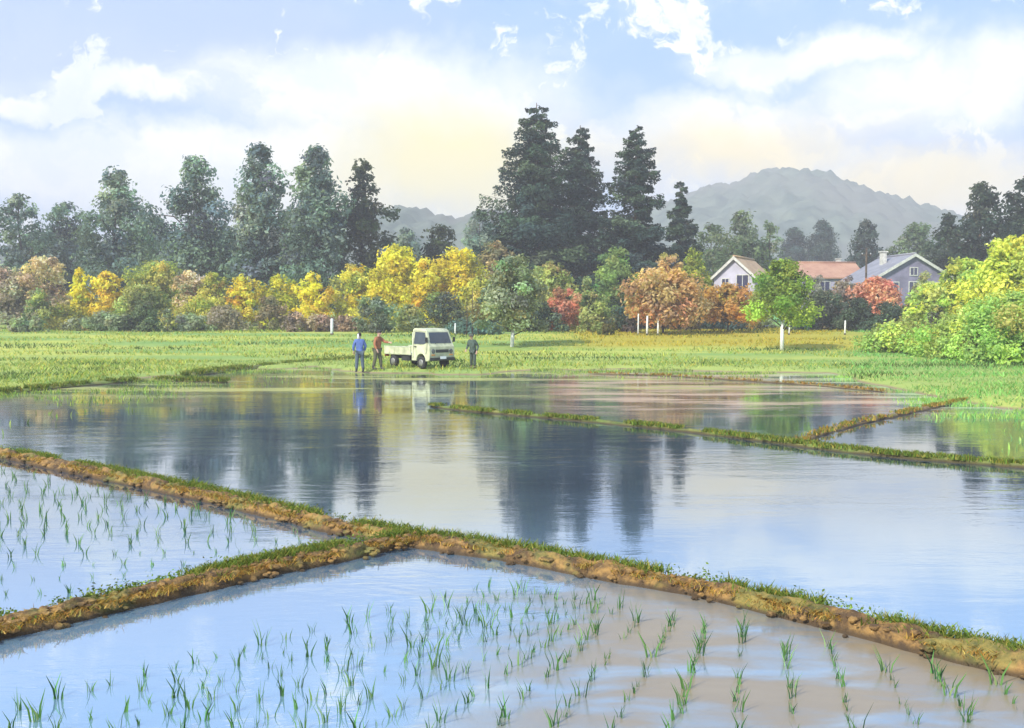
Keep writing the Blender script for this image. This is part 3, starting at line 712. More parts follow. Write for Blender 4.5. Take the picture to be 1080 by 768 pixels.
def house(name, label, px, D, width, depth, eave, ridge, rz, wall, roof, gable_front=True, wins=(), trim=TRIM, over=.35):
    p = P(px, 330, D); gz = ground_h(p.x, D)-.2
    r = empty(name, (p.x, D, gz), rz); tag(r, label, 'house')
    w, d = width/2, depth/2; mb = MB()
    if gable_front:
        mb.prism([(-w, 0), (w, 0), (w, eave), (0, ridge), (-w, eave)], 'y', -d, d)
    else:
        mb.prism([(-d, 0), (d, 0), (d, eave), (0, ridge), (-d, eave)], 'x', -w, w)
    mb.build('wall', wall, r)
    s = w if gable_front else d; L = d if gable_front else w
    sl = (ridge-eave)/s; ov = over; th = .16; ax = 'y' if gable_front else 'x'
    mb = MB()
    for sg in (-1, 1):
        mb.prism([(0, ridge+.03), (sg*(s+ov), eave-sl*ov+.03), (sg*(s+ov), eave-sl*ov+.03+th), (0, ridge+.03+th)], ax, -(L+ov), L+ov)
    rf = mb.build('roof', roof, r)
    mb = MB(); q = (L+ov)
    if ax == 'y': mb.tube([(0, -q, ridge+th+.08), (0, q, ridge+th+.08)], .13, 8)
    else: mb.tube([(-q, 0, ridge+th+.08), (q, 0, ridge+th+.08)], .13, 8)
    mb.build('ridge_cap', roof, rf)
    for sg in (-1, 1):      # verge boards on the gable towards the fields
        mb = MB(); a = -(L+ov+.05) ; b = -(L+ov+.003)
        mb.prism([(0, ridge-.12), (sg*(s+ov+.03), eave-sl*ov-.12), (sg*(s+ov+.03), eave-sl*ov+.22), (0, ridge+.24)], ax, a, b)
        mb.build('verge_board', trim, rf)
    for (wx, wz, ww, wh) in wins:
        f = -d - .03
        fm = MB(); t_ = .09
        fm.box(wx-ww/2-t_, wx-ww/2, f-.04, f+.04, wz-wh/2-t_, wz+wh/2+t_).box(wx+ww/2, wx+ww/2+t_, f-.04, f+.04, wz-wh/2-t_, wz+wh/2+t_)
        fm.box(wx-ww/2, wx+ww/2, f-.04, f+.04, wz+wh/2, wz+wh/2+t_).box(wx-ww/2, wx+ww/2, f-.06, f+.04, wz-wh/2-t_, wz-wh/2)
        fm.box(wx-.03, wx+.03, f-.035, f+.03, wz-wh/2, wz+wh/2)
        wo = fm.build('window', trim, r)
        g = MB(); g.box(wx-ww/2+.002, wx+ww/2-.002, f-.01, f+.005, wz-wh/2+.002, wz+wh/2-.002); g.build('pane', GLASS, wo)
    return r
# 1: white gabled house with tan roof, turned so the left slope shows
h1 = house('house', 'small white gabled house with a tan roof slope, left of the bright green orchard tree', 784, 104, 4.4, 7.0, 5.6, 7.6, R(-30), WALLW, TILE_T, True,
      [(-.95, 5.0, .7, .9), (.9, 4.7, 1.2, 2.2), (-.9, 2.4, .9, 1.1), (.9, 1.9, 1.0, 1.1)])
h2 = house('house', 'long pale house with an orange tiled roof, behind the green orchard tree', 866, 128, 8.6, 6.5, 6.2, 8.1, R(4), WALL, TILE_O, False,
      [(-2.6, 4.9, .9, 1.3), (-.9, 4.9, 1.3, 1.5), (1.2, 4.9, .9, 1.3), (3.0, 4.9, 1.0, 1.3), (-2, 2, 1.2, 1.4), (1.5, 2, 1.2, 1.4)])
h3 = house('house', 'wide grey violet house with pale edged gable facing the paddies, behind the coral tree', 944, 112, 10.6, 8.0, 5.3, 8.3, R(6), WALLG, TILE_G, True,
      [(-2.4, 4.6, 1.2, 1.3), (0, 4.6, 1.0, 1.4), (2.3, 4.6, 1.2, 1.3), (0, 6.5, .8, .8), (-2.4, 2, 1.3, 1.3), (2.3, 2, 1.3, 1.3)])
def part_of(root, nm, mb, mat):
    return mb.build(nm, mat, root)
mb = MB(); mb.box(-1.9, -1.35, -.4, .3, 6.9, 8.9, .02).box(-2.0, -1.25, -.5, .4, 8.9, 9.05); part_of(h3, 'chimney', mb, TRIM)
mb = MB(); mb.box(2.2, 2.7, .2, .8, 7.0, 8.8, .02).box(2.12, 2.78, .12, .88, 8.8, 8.92); part_of(h2, 'chimney', mb, TRIM)
mb = MB(); mb.box(-.5, .5, -3.62, -3.54, .1, 2.2); part_of(h1, 'door', mb, GLASS)
# utility pole in front of the grey gable
p = P(914, 262, 100); gz = ground_h(p.x, 100); H = p.z-gz
up = empty('utility_pole', (p.x, 100, gz)); tag(up, 'thin dark utility pole in front of the grey gabled house', 'utility pole')
MB().tube([(0, 0, -.3), (0, 0, H)], [.13, .09], 10).build('pole', M['bark'], up)
MB().box(-.55, .55, -.05, .05, H-.75, -.65+H).build('crossarm', M['bark'], up)
for s in (-.45, .45): MB().tube([(s, 0, H-.64), (s, 0, H-.48)], [.04, .03], 8).build('insulator', M['white'], up)

# ------------------------------------------------------------------ little truck
CREAM = flat('cream_paint', (0.50, 0.52, 0.33), .45, vary=.16, scale=3); BEDW = flat('pale_bed_paint', (.55, .57, .43), .5, vary=.15)
RUB = flat('tyre_rubber', (.025, .025, .025), .9, vary=.2); BLK = flat('black_plastic', (.03, .032, .03), .5, vary=.15); STEEL = flat('steel_rim', (.22, .22, .20), .45, .3)
CGL = flat('car_glass', (.045, .06, .075), .05, vary=.1); LAMP = flat('headlamp_lens', (.12, .13, .13), .15, vary=.2); PLW = flat('plate_white', (.8, .82, .84), .5, vary=.03)
SEAT = flat('seat_cloth', (.09, .07, .07), .9)
TX, TD = 0, 0
tp = G(439.5, 389.5, 0.1)
gz = ground_h(tp.x, tp.y)
truck = empty('small_truck', (tp.x, tp.y+.9, max(gz, .08)), R(-47)); tag(truck, 'small cream cab-over pickup truck with a low open bed, parked on the field edge', 'truck')
def arch(cx, cz, r, n_=9): return [(cx + r*math.cos(a), cz + r*math.sin(a)) for a in np.linspace(math.pi, 0, n_)]
cabp = [(.40, .36)] + [(.74, .36)] + arch(1.08, .34, .34)[0:] + [(1.60, .36), (1.70, .42), (1.72, .70), (1.70, .98), (1.64, 1.08), (1.40, 1.68), (1.28, 1.77), (.52, 1.80), (.42, 1.74)]
mb = MB(); mb.prism(cabp, 'y', -.70, .70)
for v in mb.bm.verts:
    if v.co.z > 1.0: v.co.y *= 1 - .13*(v.co.z-1.0)/.8
cab = mb.build('cab', CREAM, truck)
bv = cab.modifiers.new('bev', 'BEVEL'); bv.width = .03; bv.segments = 2; bv.limit_method = 'ANGLE'
def slant(y, z): return y*(1 - .13*max(0, z-1.0)/.8)
def wx(z): return 1.64 - (z-1.08)*.24/.60
mb = MB()      # windshield sits on the slanted front
A = [(wx(1.14)+.012, -.58), (wx(1.14)+.012, .58)]
mb.quad((wx(1.14)+.014, slant(-.60, 1.14), 1.14), (wx(1.14)+.014, slant(.60, 1.14), 1.14), (wx(1.62)+.014, slant(.60, 1.62), 1.62), (wx(1.62)+.014, slant(-.60, 1.62), 1.62))
ws = mb.build('windshield', CGL, truck); ws.modifiers.new('s', 'SOLIDIFY').thickness = .012
for sg in (-1, 1):
    mb = MB(); y0 = lambda z: sg*(slant(.70, z)+.012)
    pts = [(.56, 1.10), (1.28, 1.10), (1.46, 1.16), (1.30, 1.62), (.60, 1.64)]
    mb.bm.faces.new([mb.bm.verts.new((a, y0(b), b)) for a, b in pts])
    o = mb.build('side_window', CGL, truck); o.modifiers.new('s', 'SOLIDIFY').thickness = .01
    mb = MB()
    for (a, b), (c, d) in zip([(.50, .44), (.50, 1.68), (1.34, 1.66), (1.52, 1.06), (1.50, .80)], [(.50, 1.68), (1.34, 1.66), (1.52, 1.06), (1.50, .80), (1.44, .66)]):
        mb.tube([(a, sg*(slant(.70, b)+.002), b), (c, sg*(slant(.70, d)+.002), d)], .008, 5)
    dr = mb.build('door', BLK, truck)
    MB().box(.58, .74, sg*.705-.015, sg*.705+.015, .96, 1.0, .005).build('handle', BLK, dr)
    mb = MB(); mb.tube([(1.52, sg*.66, 1.14), (1.59, sg*.76, 1.24)], .018, 6); mb.box(1.56, 1.62, sg*.78-.07, sg*.78+.07, 1.18, 1.40, .02); mb.build('mirror', BLK, truck)
    mb = MB(); mb.tube([(1.705, sg*.50, .78), (1.735, sg*.50, .78)], [.115, .095], 16); hl = mb.build('headlight', LAMP, truck)
    MB().box(1.715, 1.735, sg*.50-.10, sg*.50+.10, .60, .645, .004).build('indicator', flat('amber_lens', (.7, .28, .04), .3), hl)
MB().box(1.70, 1.733, -.36, .36, .72, .86, .008).build('grille', BLK, truck)
MB().box(1.69, 1.79, -.70, .70, .36, .50, .02).build('bumper', BLK, truck)
MB().box(1.792, 1.800, -.17, .17, .44, .56).build('licence_plate', PLW, truck)
mb = MB(); mb.tube([(1.655, -.35, 1.10), (1.57, -.05, 1.28)], .008, 5).tube([(1.655, .15, 1.10), (1.57, .42, 1.28)], .008, 5); mb.build('wiper', BLK, truck)
MB().box(-1.68, .36, -.70, .70, .58, .66, .01).build('bed_floor', BEDW, truck)
for sg in (-1, 1):
    mb = MB(); mb.box(-1.68, .34, sg*.70-.02, sg*.70+.02, .60, .93, .008)
    for x in (-1.3, -.9, -.5, -.1): mb.box(x-.02, x+.02, sg*.725-.008, sg*.725+.008, .64, .89)
    sp_ = mb.build('side_panel', CREAM, truck)
    MB().box(-1.69, .345, sg*.70-.03, sg*.70+.03, .932, .965, .005).build('top_rail', BEDW, sp_)
MB().box(-1.72, -1.682, -.70, .70, .60, .93, .008).build('tailgate', CREAM, truck)
mb = MB(); mb.tube([(.37, -.62, .66), (.37, -.62, 1.60), (.37, .62, 1.60), (.37, .62, .66)], .02, 8).tube([(.37, -.62, 1.25), (.37, .62, 1.25)], .015, 8); mb.build('headboard', BEDW, truck)
mb = MB(); mb.box(-1.6, 1.4, -.42, -.32, .40, .55).box(-1.6, 1.4, .32, .42, .40, .55).box(-.5, .1, -.60, -.44, .32, .52); mb.build('chassis', BLK, truck)
for (x, s) in ((1.08, 1), (1.08, -1), (-1.02, 1), (-1.02, -1)):
    mb = MB(); y = s*.62
    mb.tube([(x, y-.085, .27), (x, y-.07, .27), (x, y+.07, .27), (x, y+.085, .27)], [.235, .27, .27, .235], 24)
    wh = mb.build('wheel', RUB, truck)
    mb = MB(); mb.tube([(x, y+s*.05, .27), (x, y+s*.088, .27), (x, y+s*.095, .27)], [.16, .155, .07], 18); mb.build('rim', STEEL, wh)
for s in (-1, 1): MB().box(-1.74, -1.722, s*.52-.12, s*.52+.12, .48, .57, .004).build('tail_light', flat('red_lens', (.4, .03, .03), .3), truck)

# ------------------------------------------------------------------ people
SKIN = flat('skin', (.48, .30, .21), .6, vary=.05); HAIR = flat('hair', (.03, .025, .022), .7)
def skin_mesh(pts, edges, sub=2):
    me = bpy.data.meshes.new('s'); me.from_pydata([p[:3] for p in pts], edges, [])
    o = bpy.data.objects.new('s', me); COL.objects.link(o)
    m = o.modifiers.new('skin', 'SKIN'); m.use_smooth_shade = True
    o.modifiers.new('sub', 'SUBSURF').levels = sub
    for i, p in enumerate(pts):
        r = p[3]; me.skin_vertices[0].data[i].radius = r if isinstance(r, tuple) else (r, r)
        me.skin_vertices[0].data[i].use_root = (i == 0)
    dg = bpy.context.evaluated_depsgraph_get(); dg.update()
    r = bpy.data.meshes.new_from_object(o.evaluated_get(dg)); bpy.data.objects.remove(o)
    return r
def person(label, px, py, rz, J, jacket, trousers, hat=None, hatcol=None, scarf=None, H=1.66):
    g = G(px, py, .1); gz = max(ground_h(g.x, g.y), 0.02)
    root = empty('person', (g.x, g.y, gz), rz); tag(root, label, 'person', 'field workers by the truck')
    root.scale = (H/1.66,)*3
    j = {k: Vector(v) for k, v in J.items()}
    hd = j['head']; nk = j['neck']; ch = j['chest']; pv = j['pelvis']
    pts = []; E = []
    def add(v, r, par=None):
        pts.append((v.x, v.y, v.z, r)); i = len(pts)-1
        if par is not None: E.append((par, i))
        return i
    p0 = add(pv, (.125, .10)); w1 = add(pv.lerp(ch, .5), (.115, .095), p0); c1 = add(ch, (.14, .10), w1); n1 = add(nk, .052, c1)
    h0 = add(nk.lerp(hd, .45), .062, n1); h1 = add(hd, (.078, .095), h0); h2 = add(hd+(hd-nk).normalized()*.085, .062, h1)
    for s in ('l', 'r'):
        sh = add(j['sh'+s], .062, c1); e = add(j['el'+s], .042, sh); w = add(j['wr'+s], .027, e)
        d = (j['wr'+s]-j['el'+s]).normalized(); side = d.cross(Vector((0, 1, 0)) if abs(d.y) < .8 else Vector((1, 0, 0))).normalized()
        pm = add(j['wr'+s]+d*.06, (.034, .022), w)
        pb = Vector(pts[pm][:3])
        for k, L in enumerate((.062, .075, .07, .055)):
            off = side*(.027-.018*k); a = add(pb+d*.03+off, .010, pm); b = add(pb+d*(.03+L*.55)+off*1.15, .009, a); add(pb+d*(.03+L)+off*1.1+side.cross(d)*.02, .008, b)
        a = add(pb-d*.02+side*.04, .011, pm); add(pb+d*.02+side*.062, .009, a)
        hp = add(j['hip'+s], .085, p0); k_ = add(j['kn'+s], .056, hp); an = add(j['an'+s], .038, k_); add(j['an'+s]+Vector((0, -.13, -.045)), .035, an)
    bmesh_ = skin_mesh(pts, E); body = link('body', bmesh_, SKIN, root)
    # face and ears joined to the body mesh
    bm = bmesh.new(); bm.from_mesh(bmesh_); fd = Vector((0, -1, 0))
    def lump(c, r, sc):
        q = bmesh.ops.create_uvsphere(bm, u_segments=8, v_segments=6, radius=r); bmesh.ops.transform(bm, matrix=Matrix.Translation(c) @ Matrix.Diagonal((*sc, 1)), verts=q['verts'])
    lump(hd+Vector((0, -.095, -.01)), .018, (.8, 1.2, 1.6)); lump(hd+Vector((.078, 0, -.01)), .02, (.5, 1, 1.5)); lump(hd+Vector((-.078, 0, -.01)), .02, (.5, 1, 1.5))
    lump(hd+Vector((0, -.082, -.055)), .016, (1.7, .6, .5)); bm.to_mesh(bmesh_); bm.free()
    mb = MB()
    for s in (-1, 1): mb.ball(hd+Vector((s*.032, -.086, .008)), .011, (1.2, .6, .8), 8)
    mb.build('eyes', HAIR, body)
    mb = MB(); mb.ball(hd+Vector((0, .022, .045)), .098, (.92, 1.0, .92), 14); mb.build('hair', HAIR, root)
    # jacket
    pts, E = [], []
    hem = pv + (pv-ch)*.42
    p0 = add(hem, (.20, .155)); w1 = add(pv.lerp(ch, .45), (.165, .13), p0); c1 = add(ch, (.175, .13), w1); add(nk-Vector((0, 0, .02)), (.085, .08), c1)
    for s in ('l', 'r'):
        sh = add(j['sh'+s], .085, c1); e = add(j['el'+s], .062, sh); add(j['wr'+s]-(j['wr'+s]-j['el'+s])*.06, .048, e)
    link('jacket', skin_mesh(pts, E), jacket, root)
    pts, E = [], []
    p0 = add(pv, (.15, .12))
    for s in ('l', 'r'):
        hp = add(j['hip'+s], .105, p0); k_ = add(j['kn'+s], .080, hp); add(j['an'+s]+Vector((0, 0, .06)), .07, k_)
    link('trousers', skin_mesh(pts, E), trousers, root)
    for s in ('l', 'r'):
        pts, E = [], []; a = j['an'+s]
        a0 = add(a+Vector((0, 0, .16)), .062); a1 = add(a+Vector((0, .01, -.02)), .052, a0); add(a+Vector((0, -.17, -.045)), .043, a1)
        link('boot', skin_mesh(pts, E), BLK, root)
    if hat == 'brim':
        mb = MB(); mb.tube([hd+Vector((0, 0, .045)), hd+Vector((0, 0, .06)), hd+Vector((0, 0, .10)), hd+Vector((0, 0, .155))], [.185, .125, .112, .07], 18); mb.build('hat', hatcol, root)
    if hat == 'cap':
        mb = MB(); mb.ball(hd+Vector((0, .01, .06)), .108, (.95, 1.05, .75), 16); mb.box(-.07, .07, -.21, -.07, .055+hd.z, .07+hd.z, .005)
        for v in mb.bm.verts: pass
        mb.build('cap', hatcol, root)
    if scarf:
        mb = MB(); mb.tube([hd+Vector((.05, .07, .07)), hd+Vector((.06, .09, -.03)), hd+Vector((.05, .09, -.15))], [.035, .045, .045], 12); mb.build('scarf', scarf, root)
    return root
def pose(lean=0., la=((.25, .02, 1.10), (.27, -.08, .86)), ra=((-.25, .02, 1.10), (-.27, -.08, .86)), step=.0, spread=.11, head=(0, 0)):
    l = lean
    return dict(pelvis=(0, 0, .88), chest=(0, -l*.6, 1.25), neck=(0, -l, 1.42), head=(head[0], -l*1.15-.02+head[1], 1.56),
        shl=(.165, -l*.8, 1.34), shr=(-.165, -l*.8, 1.34), ell=la[0], wrl=la[1], elr=ra[0], wrr=ra[1],
        hipl=(.09, 0, .84), hipr=(-.09, 0, .84), knl=(spread, -.03-step*.5, .46), knr=(-spread, -.02+step*.5, .46), anl=(spread+.02, -step, .085), anr=(-spread-.02, step, .085))
BLU = flat('blue_jacket', (.09, .15, .36), .85, vary=.2, scale=6); RUS = flat('rust_jacket', (.30, .12, .05), .85, vary=.2, scale=6); DGN = flat('dark_green_cloth', (.06, .09, .07), .9, vary=.2, scale=6)
TRB = flat('slate_trousers', (.07, .10, .12), .9); TRG = flat('brown_green_trousers', (.09, .09, .05), .9); TRD = flat('dark_trousers', (.05, .07, .055), .9); STR = flat('straw_white', (.75, .74, .68), .8)
person('person in a loose blue jacket and slate trousers standing left of the rust clad one', 379.5, 391, R(-160), pose(.05, ((.26, -.02, 1.10), (.22, -.14, .90)), ((-.26, -.02, 1.10), (-.22, -.14, .90)), .06), BLU, TRB, None, None, STR, 1.72)
person('person in a rust red jacket and dark cap reaching towards the truck bed', 398, 390.5, R(62), pose(.08, ((.24, -.22, 1.18), (.17, -.50, 1.16)), ((-.25, -.04, 1.09), (-.24, -.16, .86)), .10, .12), RUS, TRG, 'cap', HAIR, None, 1.72)
person('person in dark green work clothes standing right of the truck with one arm bent', 499, 390, R(-25), pose(.14, ((.26, .02, 1.09), (.25, -.10, .85)), ((-.30, .02, 1.10), (-.27, -.20, .93)), .05, .10), DGN, TRD, 'brim', flat('dark_hat', (.07, .08, .06), .9), None, 1.52)

# ------------------------------------------------------------------ grass on banks and meadow (uncountable)
def grass_on(line, n_, w, h, pal, name_label, off=0.0, bw=.012, clump=True, zb=.08, lean=.6):
    rng = RNG; L = np.array([[p.x, p.y] for p in line]); seg = np.diff(L, axis=0); sl = np.linalg.norm(seg, axis=1); cum = np.concatenate([[0], np.cumsum(sl)])
    nt = n_//7 if clump else n_
    s = rng.uniform(0, cum[-1], nt)
    den = np.array([noise.noise(Vector((v*.9, off*3, 4.))) for v in s]); s = s[den > -.22]
    s = np.repeat(s, 7 if clump else 1) ; u = rng.normal(0, w*.5, len(s)//7 if clump else len(s)); u = np.repeat(u, 7) if clump else u
    s = s[:len(u)] + rng.normal(0, .03, len(u)); u = u + rng.normal(0, .02, len(u))
    x = np.interp(s, cum, L[:, 0]); y = np.interp(s, cum, L[:, 1]); i = np.clip(np.searchsorted(cum, s)-1, 0, len(seg)-1)
    d = seg[i]/sl[i][:, None]; x = x - d[:, 1]*(u+off); y = y + d[:, 0]*(u+off)
    base = np.stack([x, y, np.full(len(x), zb)], 1); N = len(x)
    return blades(base, h*rng.uniform(.45, 1.2, N), bw*rng.uniform(.7, 1.4, N), lean, pick(pal, N, .22))
def join(parts):
    Vs, Fs, Cs, o = [], [], [], 0
    for v, f, c in parts: Vs.append(v); Fs.append(f+o); Cs.append(c); o += len(v)
    return np.concatenate(Vs), np.concatenate(Fs), np.concatenate(Cs)
GB = [(.13, .20, .035), (.20, .27, .05), (.10, .15, .03), (.30, .27, .06)]
OB = [(.46, .27, .06), (.36, .20, .05), (.26, .15, .04), (.50, .34, .09), (.24, .22, .06)]
def left_of(line):   # sign so that + offset points away from the camera
    a, b = line[len(line)//2], line[len(line)//2+1]; d = (b-a); return 1 if d.x > 0 else -1
sA, sB, sC = left_of(LA), left_of(LB), left_of(LC)
g = join([grass_on(LA, 26000, .13, .095, GB, '', sA*.12, .012, zb=.07), grass_on(LA, 15000, .15, .045, OB, '', -sA*.04, .008, zb=.085, lean=1.3),
          grass_on(LB, 14000, .12, .09, GB, '', sB*.11, .012, zb=.08), grass_on(LB, 9000, .14, .045, OB, '', -sB*.04, .008, zb=.08, lean=1.3)])
tag(link('grass', mesh_np('grass', *g), M['grass']), 'short green and ochre grass growing along the two near earth banks', 'grass', kind='stuff')
g = join([grass_on(LC, 13000, .15, .09, GB, '', 0, .018, zb=.05), grass_on(LD, 3500, .16, .08, OB+GB, '', 0, .02, zb=.05), grass_on(LF, 5000, .3, .16, GB, '', 0, .03, zb=.05),
          grass_on(LG, 5000, .35, .2, GB, '', 0, .03, zb=.08), grass_on(LE, 1500, .15, .1, OB, '', 0, .025, zb=.04)])
tag(link('grass', mesh_np('grass', *g), M['grass']), 'grass on the thin far banks that divide the flooded paddies', 'grass', kind='stuff')
# broad-leaved weeds along the near banks
Ps, Cs, Ss = [], [], []
for line, sg, k in ((LA, sA, 620), (LB, sB, 300)):
    for _ in range(k):
        i = random.randrange(len(line)-1); p = line[i]; d = (line[i+1]-p).normalized(); s = Vector((-d.y, d.x, 0))
        if noise.noise(Vector((p.x*1.5, p.y*1.5, 7))) < -.15: continue
        c = p + s*sg*random.gauss(.13, .045); m_ = random.randint(16, 40); rr = random.uniform(.025, .065)
        Ps.append(np.array([c.x, c.y, .09]) + RNG.normal(0, 1, (m_, 3))*np.array([rr, rr, rr*.7])); Cs.append(np.tile(pick(GB[:3], 1, .25), (m_, 1))*(1+RNG.normal(0, .12, (m_, 1)))); Ss.append(RNG.uniform(.022, .042, m_))
Pq = np.concatenate(Ps); g = leaves(Pq, np.tile([0, -.3, 1.], (len(Pq), 1)), np.concatenate(Ss), np.clip(np.concatenate(Cs), .01, .9))
tag(link('weeds', mesh_np('weeds', *g), M['grass']), 'small leafy weeds on the far shoulder of the near earth banks', 'weeds', kind='stuff')
# meadow
N = 90000; yy = 27 + 88*RNG.uniform(0, 1, N)**1.1; pxs = RNG.uniform(-120, 1200, N); xx = (pxs-CX)/F*yy
hz = np.array([ground_h(a, b) for a, b in zip(xx, yy)]); k = hz > .03; xx, yy, hz, pxs = xx[k], yy[k], hz[k], pxs[k]
dn = np.array([noise.noise(Vector((a*.12, b*.35, 1.7))) for a, b in zip(xx, yy)]); k = dn > -.12; xx, yy, hz, pxs, dn = xx[k], yy[k], hz[k], pxs[k], dn[k]
N = len(xx); palm = pick([(.30, .42, .09), (.46, .48, .10), (.22, .34, .08), (.52, .48, .12)], N); pald = pick([(.42, .34, .04), (.52, .42, .05), (.34, .34, .05)], N); palg = pick([(.18, .42, .11), (.26, .50, .14)], N); palk = pick([(.09, .14, .04)], N)
c = np.where(((xx > 5) & (yy > 61) & (pxs < 890))[:, None], pald, palm); c = np.where((pxs > 900)[:, None], palg, c); c = np.where((dn > .36)[:, None], palk, c)
g = blades(np.stack([xx, yy, hz-.02], 1), RNG.uniform(.08, .24, N), RNG.uniform(.03, .08, N)*yy/60, .8, c)
tag(link('grass', mesh_np('grass', *g), M['grass']), 'bright meadow grass between the paddies and the orchard', 'grass', kind='stuff')
N = 60000; yy = RNG.uniform(20, 50, N); pxs = RNG.uniform(-100, 1180, N); xx = (pxs-CX)/F*yy
hz = np.array([ground_h(a, b) for a, b in zip(xx, yy)]); dn = np.array([noise.noise(Vector((a*.5, b*.7, 8.7))) for a, b in zip(xx, yy)])
k = (hz > .04) & (dn > -.2); xx, yy, hz, pxs, dn = xx[k], yy[k], hz[k], pxs[k], dn[k]; N = len(xx)
c = np.where((pxs > 850)[:, None], pick([(.26, .44, .14), (.36, .48, .14), (.18, .32, .09)], N), pick([(.28, .38, .10), (.40, .42, .12), (.16, .24, .07)], N))
g = blades(np.stack([xx, yy, hz-.02], 1), RNG.uniform(.05, .15, N), RNG.uniform(.02, .045, N), .9, c)
tag(link('grass', mesh_np('grass', *g), M['grass']), 'short trampled grass on the shore of the flooded field around the truck', 'grass', kind='stuff')
# grass growing out of the shallow edge of the water
N = 26000; pxs = RNG.uniform(-60, 1150, N); sd_ = np.interp(pxs, SHX, SHD); yy = sd_ - np.abs(RNG.normal(0, 1, N))*np.where(pxs < 350, 4.0, 2.6); xx = (pxs-CX)/F*yy
dn = np.array([noise.noise(Vector((a*.3, b*.9, 5.7))) for a, b in zip(xx, yy)]); k = (dn > .08) & ((pxs < 350) | (pxs > 560)); xx, yy, pxs = xx[k], yy[k], pxs[k]; N = len(xx)
c = np.where((pxs > 850)[:, None], pick([(.22, .44, .12), (.34, .50, .12)], N), pick([(.22, .36, .08), (.34, .42, .08), (.14, .2, .06)], N))
g = blades(np.stack([xx, yy, np.full(N, -.03)], 1), RNG.uniform(.06, .17, N), RNG.uniform(.015, .035, N), .5, c)
tag(link('grass', mesh_np('grass', *g), M['grass']), 'grass tufts standing in the shallow edge of the flooded field', 'grass', kind='stuff')

# clods of turned mud along the near banks
bmc = bmesh.new(); rc = random.Random(3)
for line, sg, k in ((LA, sA, 620), (LB, sB, 380)):
    for _ in range(k):
        i = rc.randrange(len(line)-1); p = line[i]; d = (line[i+1]-p).normalized(); s_ = Vector((-d.y, d.x, 0)); u = rc.uniform(-.19, .12)
        z = .115*(1-abs(u/.19)**2.6) + .005; rr_ = rc.choice([.012, .018, .025, .034])
        q = bmesh.ops.create_icosphere(bmc, subdivisions=2, radius=rr_); c0 = p + s_*sg*u; off = Vector((c0.x, c0.y, z))
        for v in q['verts']:
            v.co = Vector((v.co.x*1.3, v.co.y, v.co.z*.7))*(1+.45*noise.noise(v.co*45+off*9)) + off
mc = bpy.data.meshes.new('mud_clods'); bmc.to_mesh(mc); bmc.free()
tag(link('mud_clods', mc, soilA), 'small clods of brown mud strewn over the two near earth banks', 'mud clods', kind='stuff')

# ------------------------------------------------------------------ rice seedlings
SG = [(.09, .20, .06), (.13, .27, .08), (.06, .14, .06), (.18, .30, .10)]
def tuft(seed, h, nb):
    rng = np.random.default_rng(seed); base = np.zeros((nb, 3)); base[:, :2] = rng.normal(0, .012, (nb, 2)); base[:, 2] = -.04
    v, f, c = blades(base, (h+.04)*rng.uniform(.6, 1.1, nb), rng.uniform(.007, .014, nb), .34, pick(SG, nb, .2, rng), rng)
    return mesh_np('rice_seedling', v, f, c)
near_v = [tuft(100+i, .105+.018*(i % 4), 4+i % 4) for i in range(9)]; far_v = [tuft(200+i, .10+.015*(i % 3), 4+i % 3) for i in range(7)]
for m_ in near_v+far_v: m_.materials.append(M['grass'])
def ypx(pts, px): return float(np.interp(px, [p[0] for p in sorted(pts)], [p[1] for p in sorted(pts)]))
def topx(x, y): 
    v = Vector((x, y, 0-CAM_H)); d = Vector((0, math.cos(PITCH), -math.sin(PITCH))); u = Vector((0, math.sin(PITCH), math.cos(PITCH)))
    t = v.dot(d); return CX + F*x/t, CY - F*v.dot(u)/t
spots = []; rr = random.Random(5)
x0 = -3.3
while x0 < 4.2:
    sl = float(np.interp(x0, [-2.9, .1, 1.5, 3.5], [1.06, .40, .27, .14]))
    y = 5.3
    while y < 10:
        y += .13*rr.uniform(.8, 1.25)
        x = x0 + (y-5.75)*sl + rr.gauss(0, .012); px, py = topx(x, y)
        if not (-40 < px < 1110) or py > 775: continue
        lim = max(ypx(DA, px), 0)+28 if px > 430 else ypx(DB, px)+24
        top = float(np.interp(px, [0, 100, 250, 430, 600, 800, 1080], [705, 680, 645, 600, 628, 662, 712]))
        if py < max(lim, top): continue
        if rr.random() < (.10 if px < 640 else .22): continue
        if any((x-a)**2+(y-b)**2 < .09**2 for a, b, _ in spots): continue
        spots.append((x, y, 'n'))
    x0 += .36
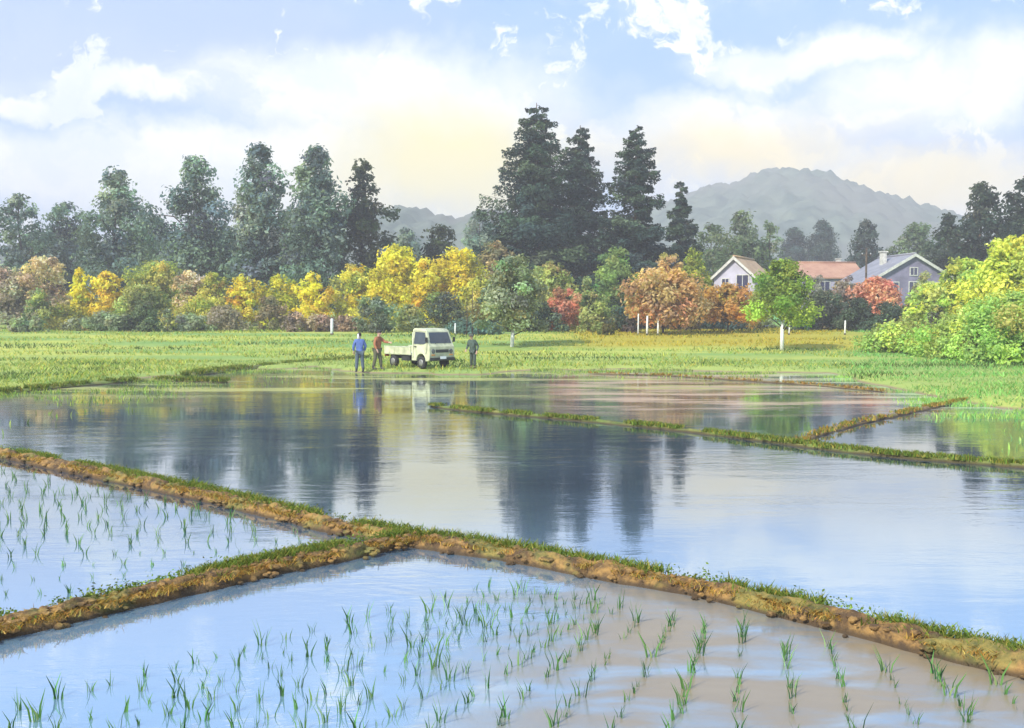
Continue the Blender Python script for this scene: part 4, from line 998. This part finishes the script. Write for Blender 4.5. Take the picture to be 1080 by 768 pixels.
nn = len(spots)
y = 8.7
while y < 17:
    x = -11.0
    while x < -.5:
        x += .24*rr.uniform(.8, 1.3); yy_ = y + .06*x + rr.gauss(0, .02); px, py = topx(x, yy_)
        if px < -30 or py > ypx(DB, px)-16 or py < ypx(DA, px)+16: continue
        if rr.random() < .15: continue
        spots.append((x, yy_, 'f'))
    y += .46
print('seedlings', nn, len(spots))
spots.sort(key=lambda s: s[0]**2+s[1]**2)
for i, (x, y, f) in enumerate(spots[:300]):
    me = (near_v if f == 'n' else far_v)[i % (9 if f == 'n' else 7)]
    o = bpy.data.objects.new('rice_seedling', me); COL.objects.link(o); o.location = (x, y, 0); o.rotation_euler = (0, 0, rr.uniform(0, 6.28)); s = rr.uniform(.55, 1.2)*(1 if f == 'n' else .75); o.scale = (s, s, s*rr.uniform(.85, 1.1))
    if f == 'n': tag(o, 'young green rice seedling standing in the water of the nearest paddy', 'rice seedling', 'rice seedlings in the nearest paddy')
    else: tag(o, 'thin young rice seedling in the left paddy between the two earth banks', 'rice seedling', 'rice seedlings in the left paddy')
rest = spots[300:]
if rest:
    b = np.array([(x, y, -.03) for x, y, _ in rest for _ in range(5)]); b[:, :2] += RNG.normal(0, .014, (len(b), 2)); N = len(b)
    tag(link('rice_seedlings', mesh_np('rice_seedlings', *blades(b, RNG.uniform(.1, .17, N), RNG.uniform(.008, .014, N), .4, pick(SG, N))), M['grass']), 'farther thin rice seedlings in rows, mostly in the left paddy between the banks', 'rice seedlings', kind='stuff')

# ------------------------------------------------------------------ air
HZ = 0.0013
if HZ:
    mb = MB(); mb.box(-1550, 1550, -60, 1200, -1.5, 125)
    m, t, o = newmat('haze'); pv = t.new('ShaderNodeVolumePrincipled'); pv.inputs['Color'].default_value = (1, 1, 1, 1); pv.inputs['Density'].default_value = HZ; pv.inputs['Anisotropy'].default_value = .0
    t.l.new(pv.outputs[0], o.inputs[1]); hz_ = mb.build('haze', m); tag(hz_, 'thin pale air haze over the fields', 'haze', kind='stuff')
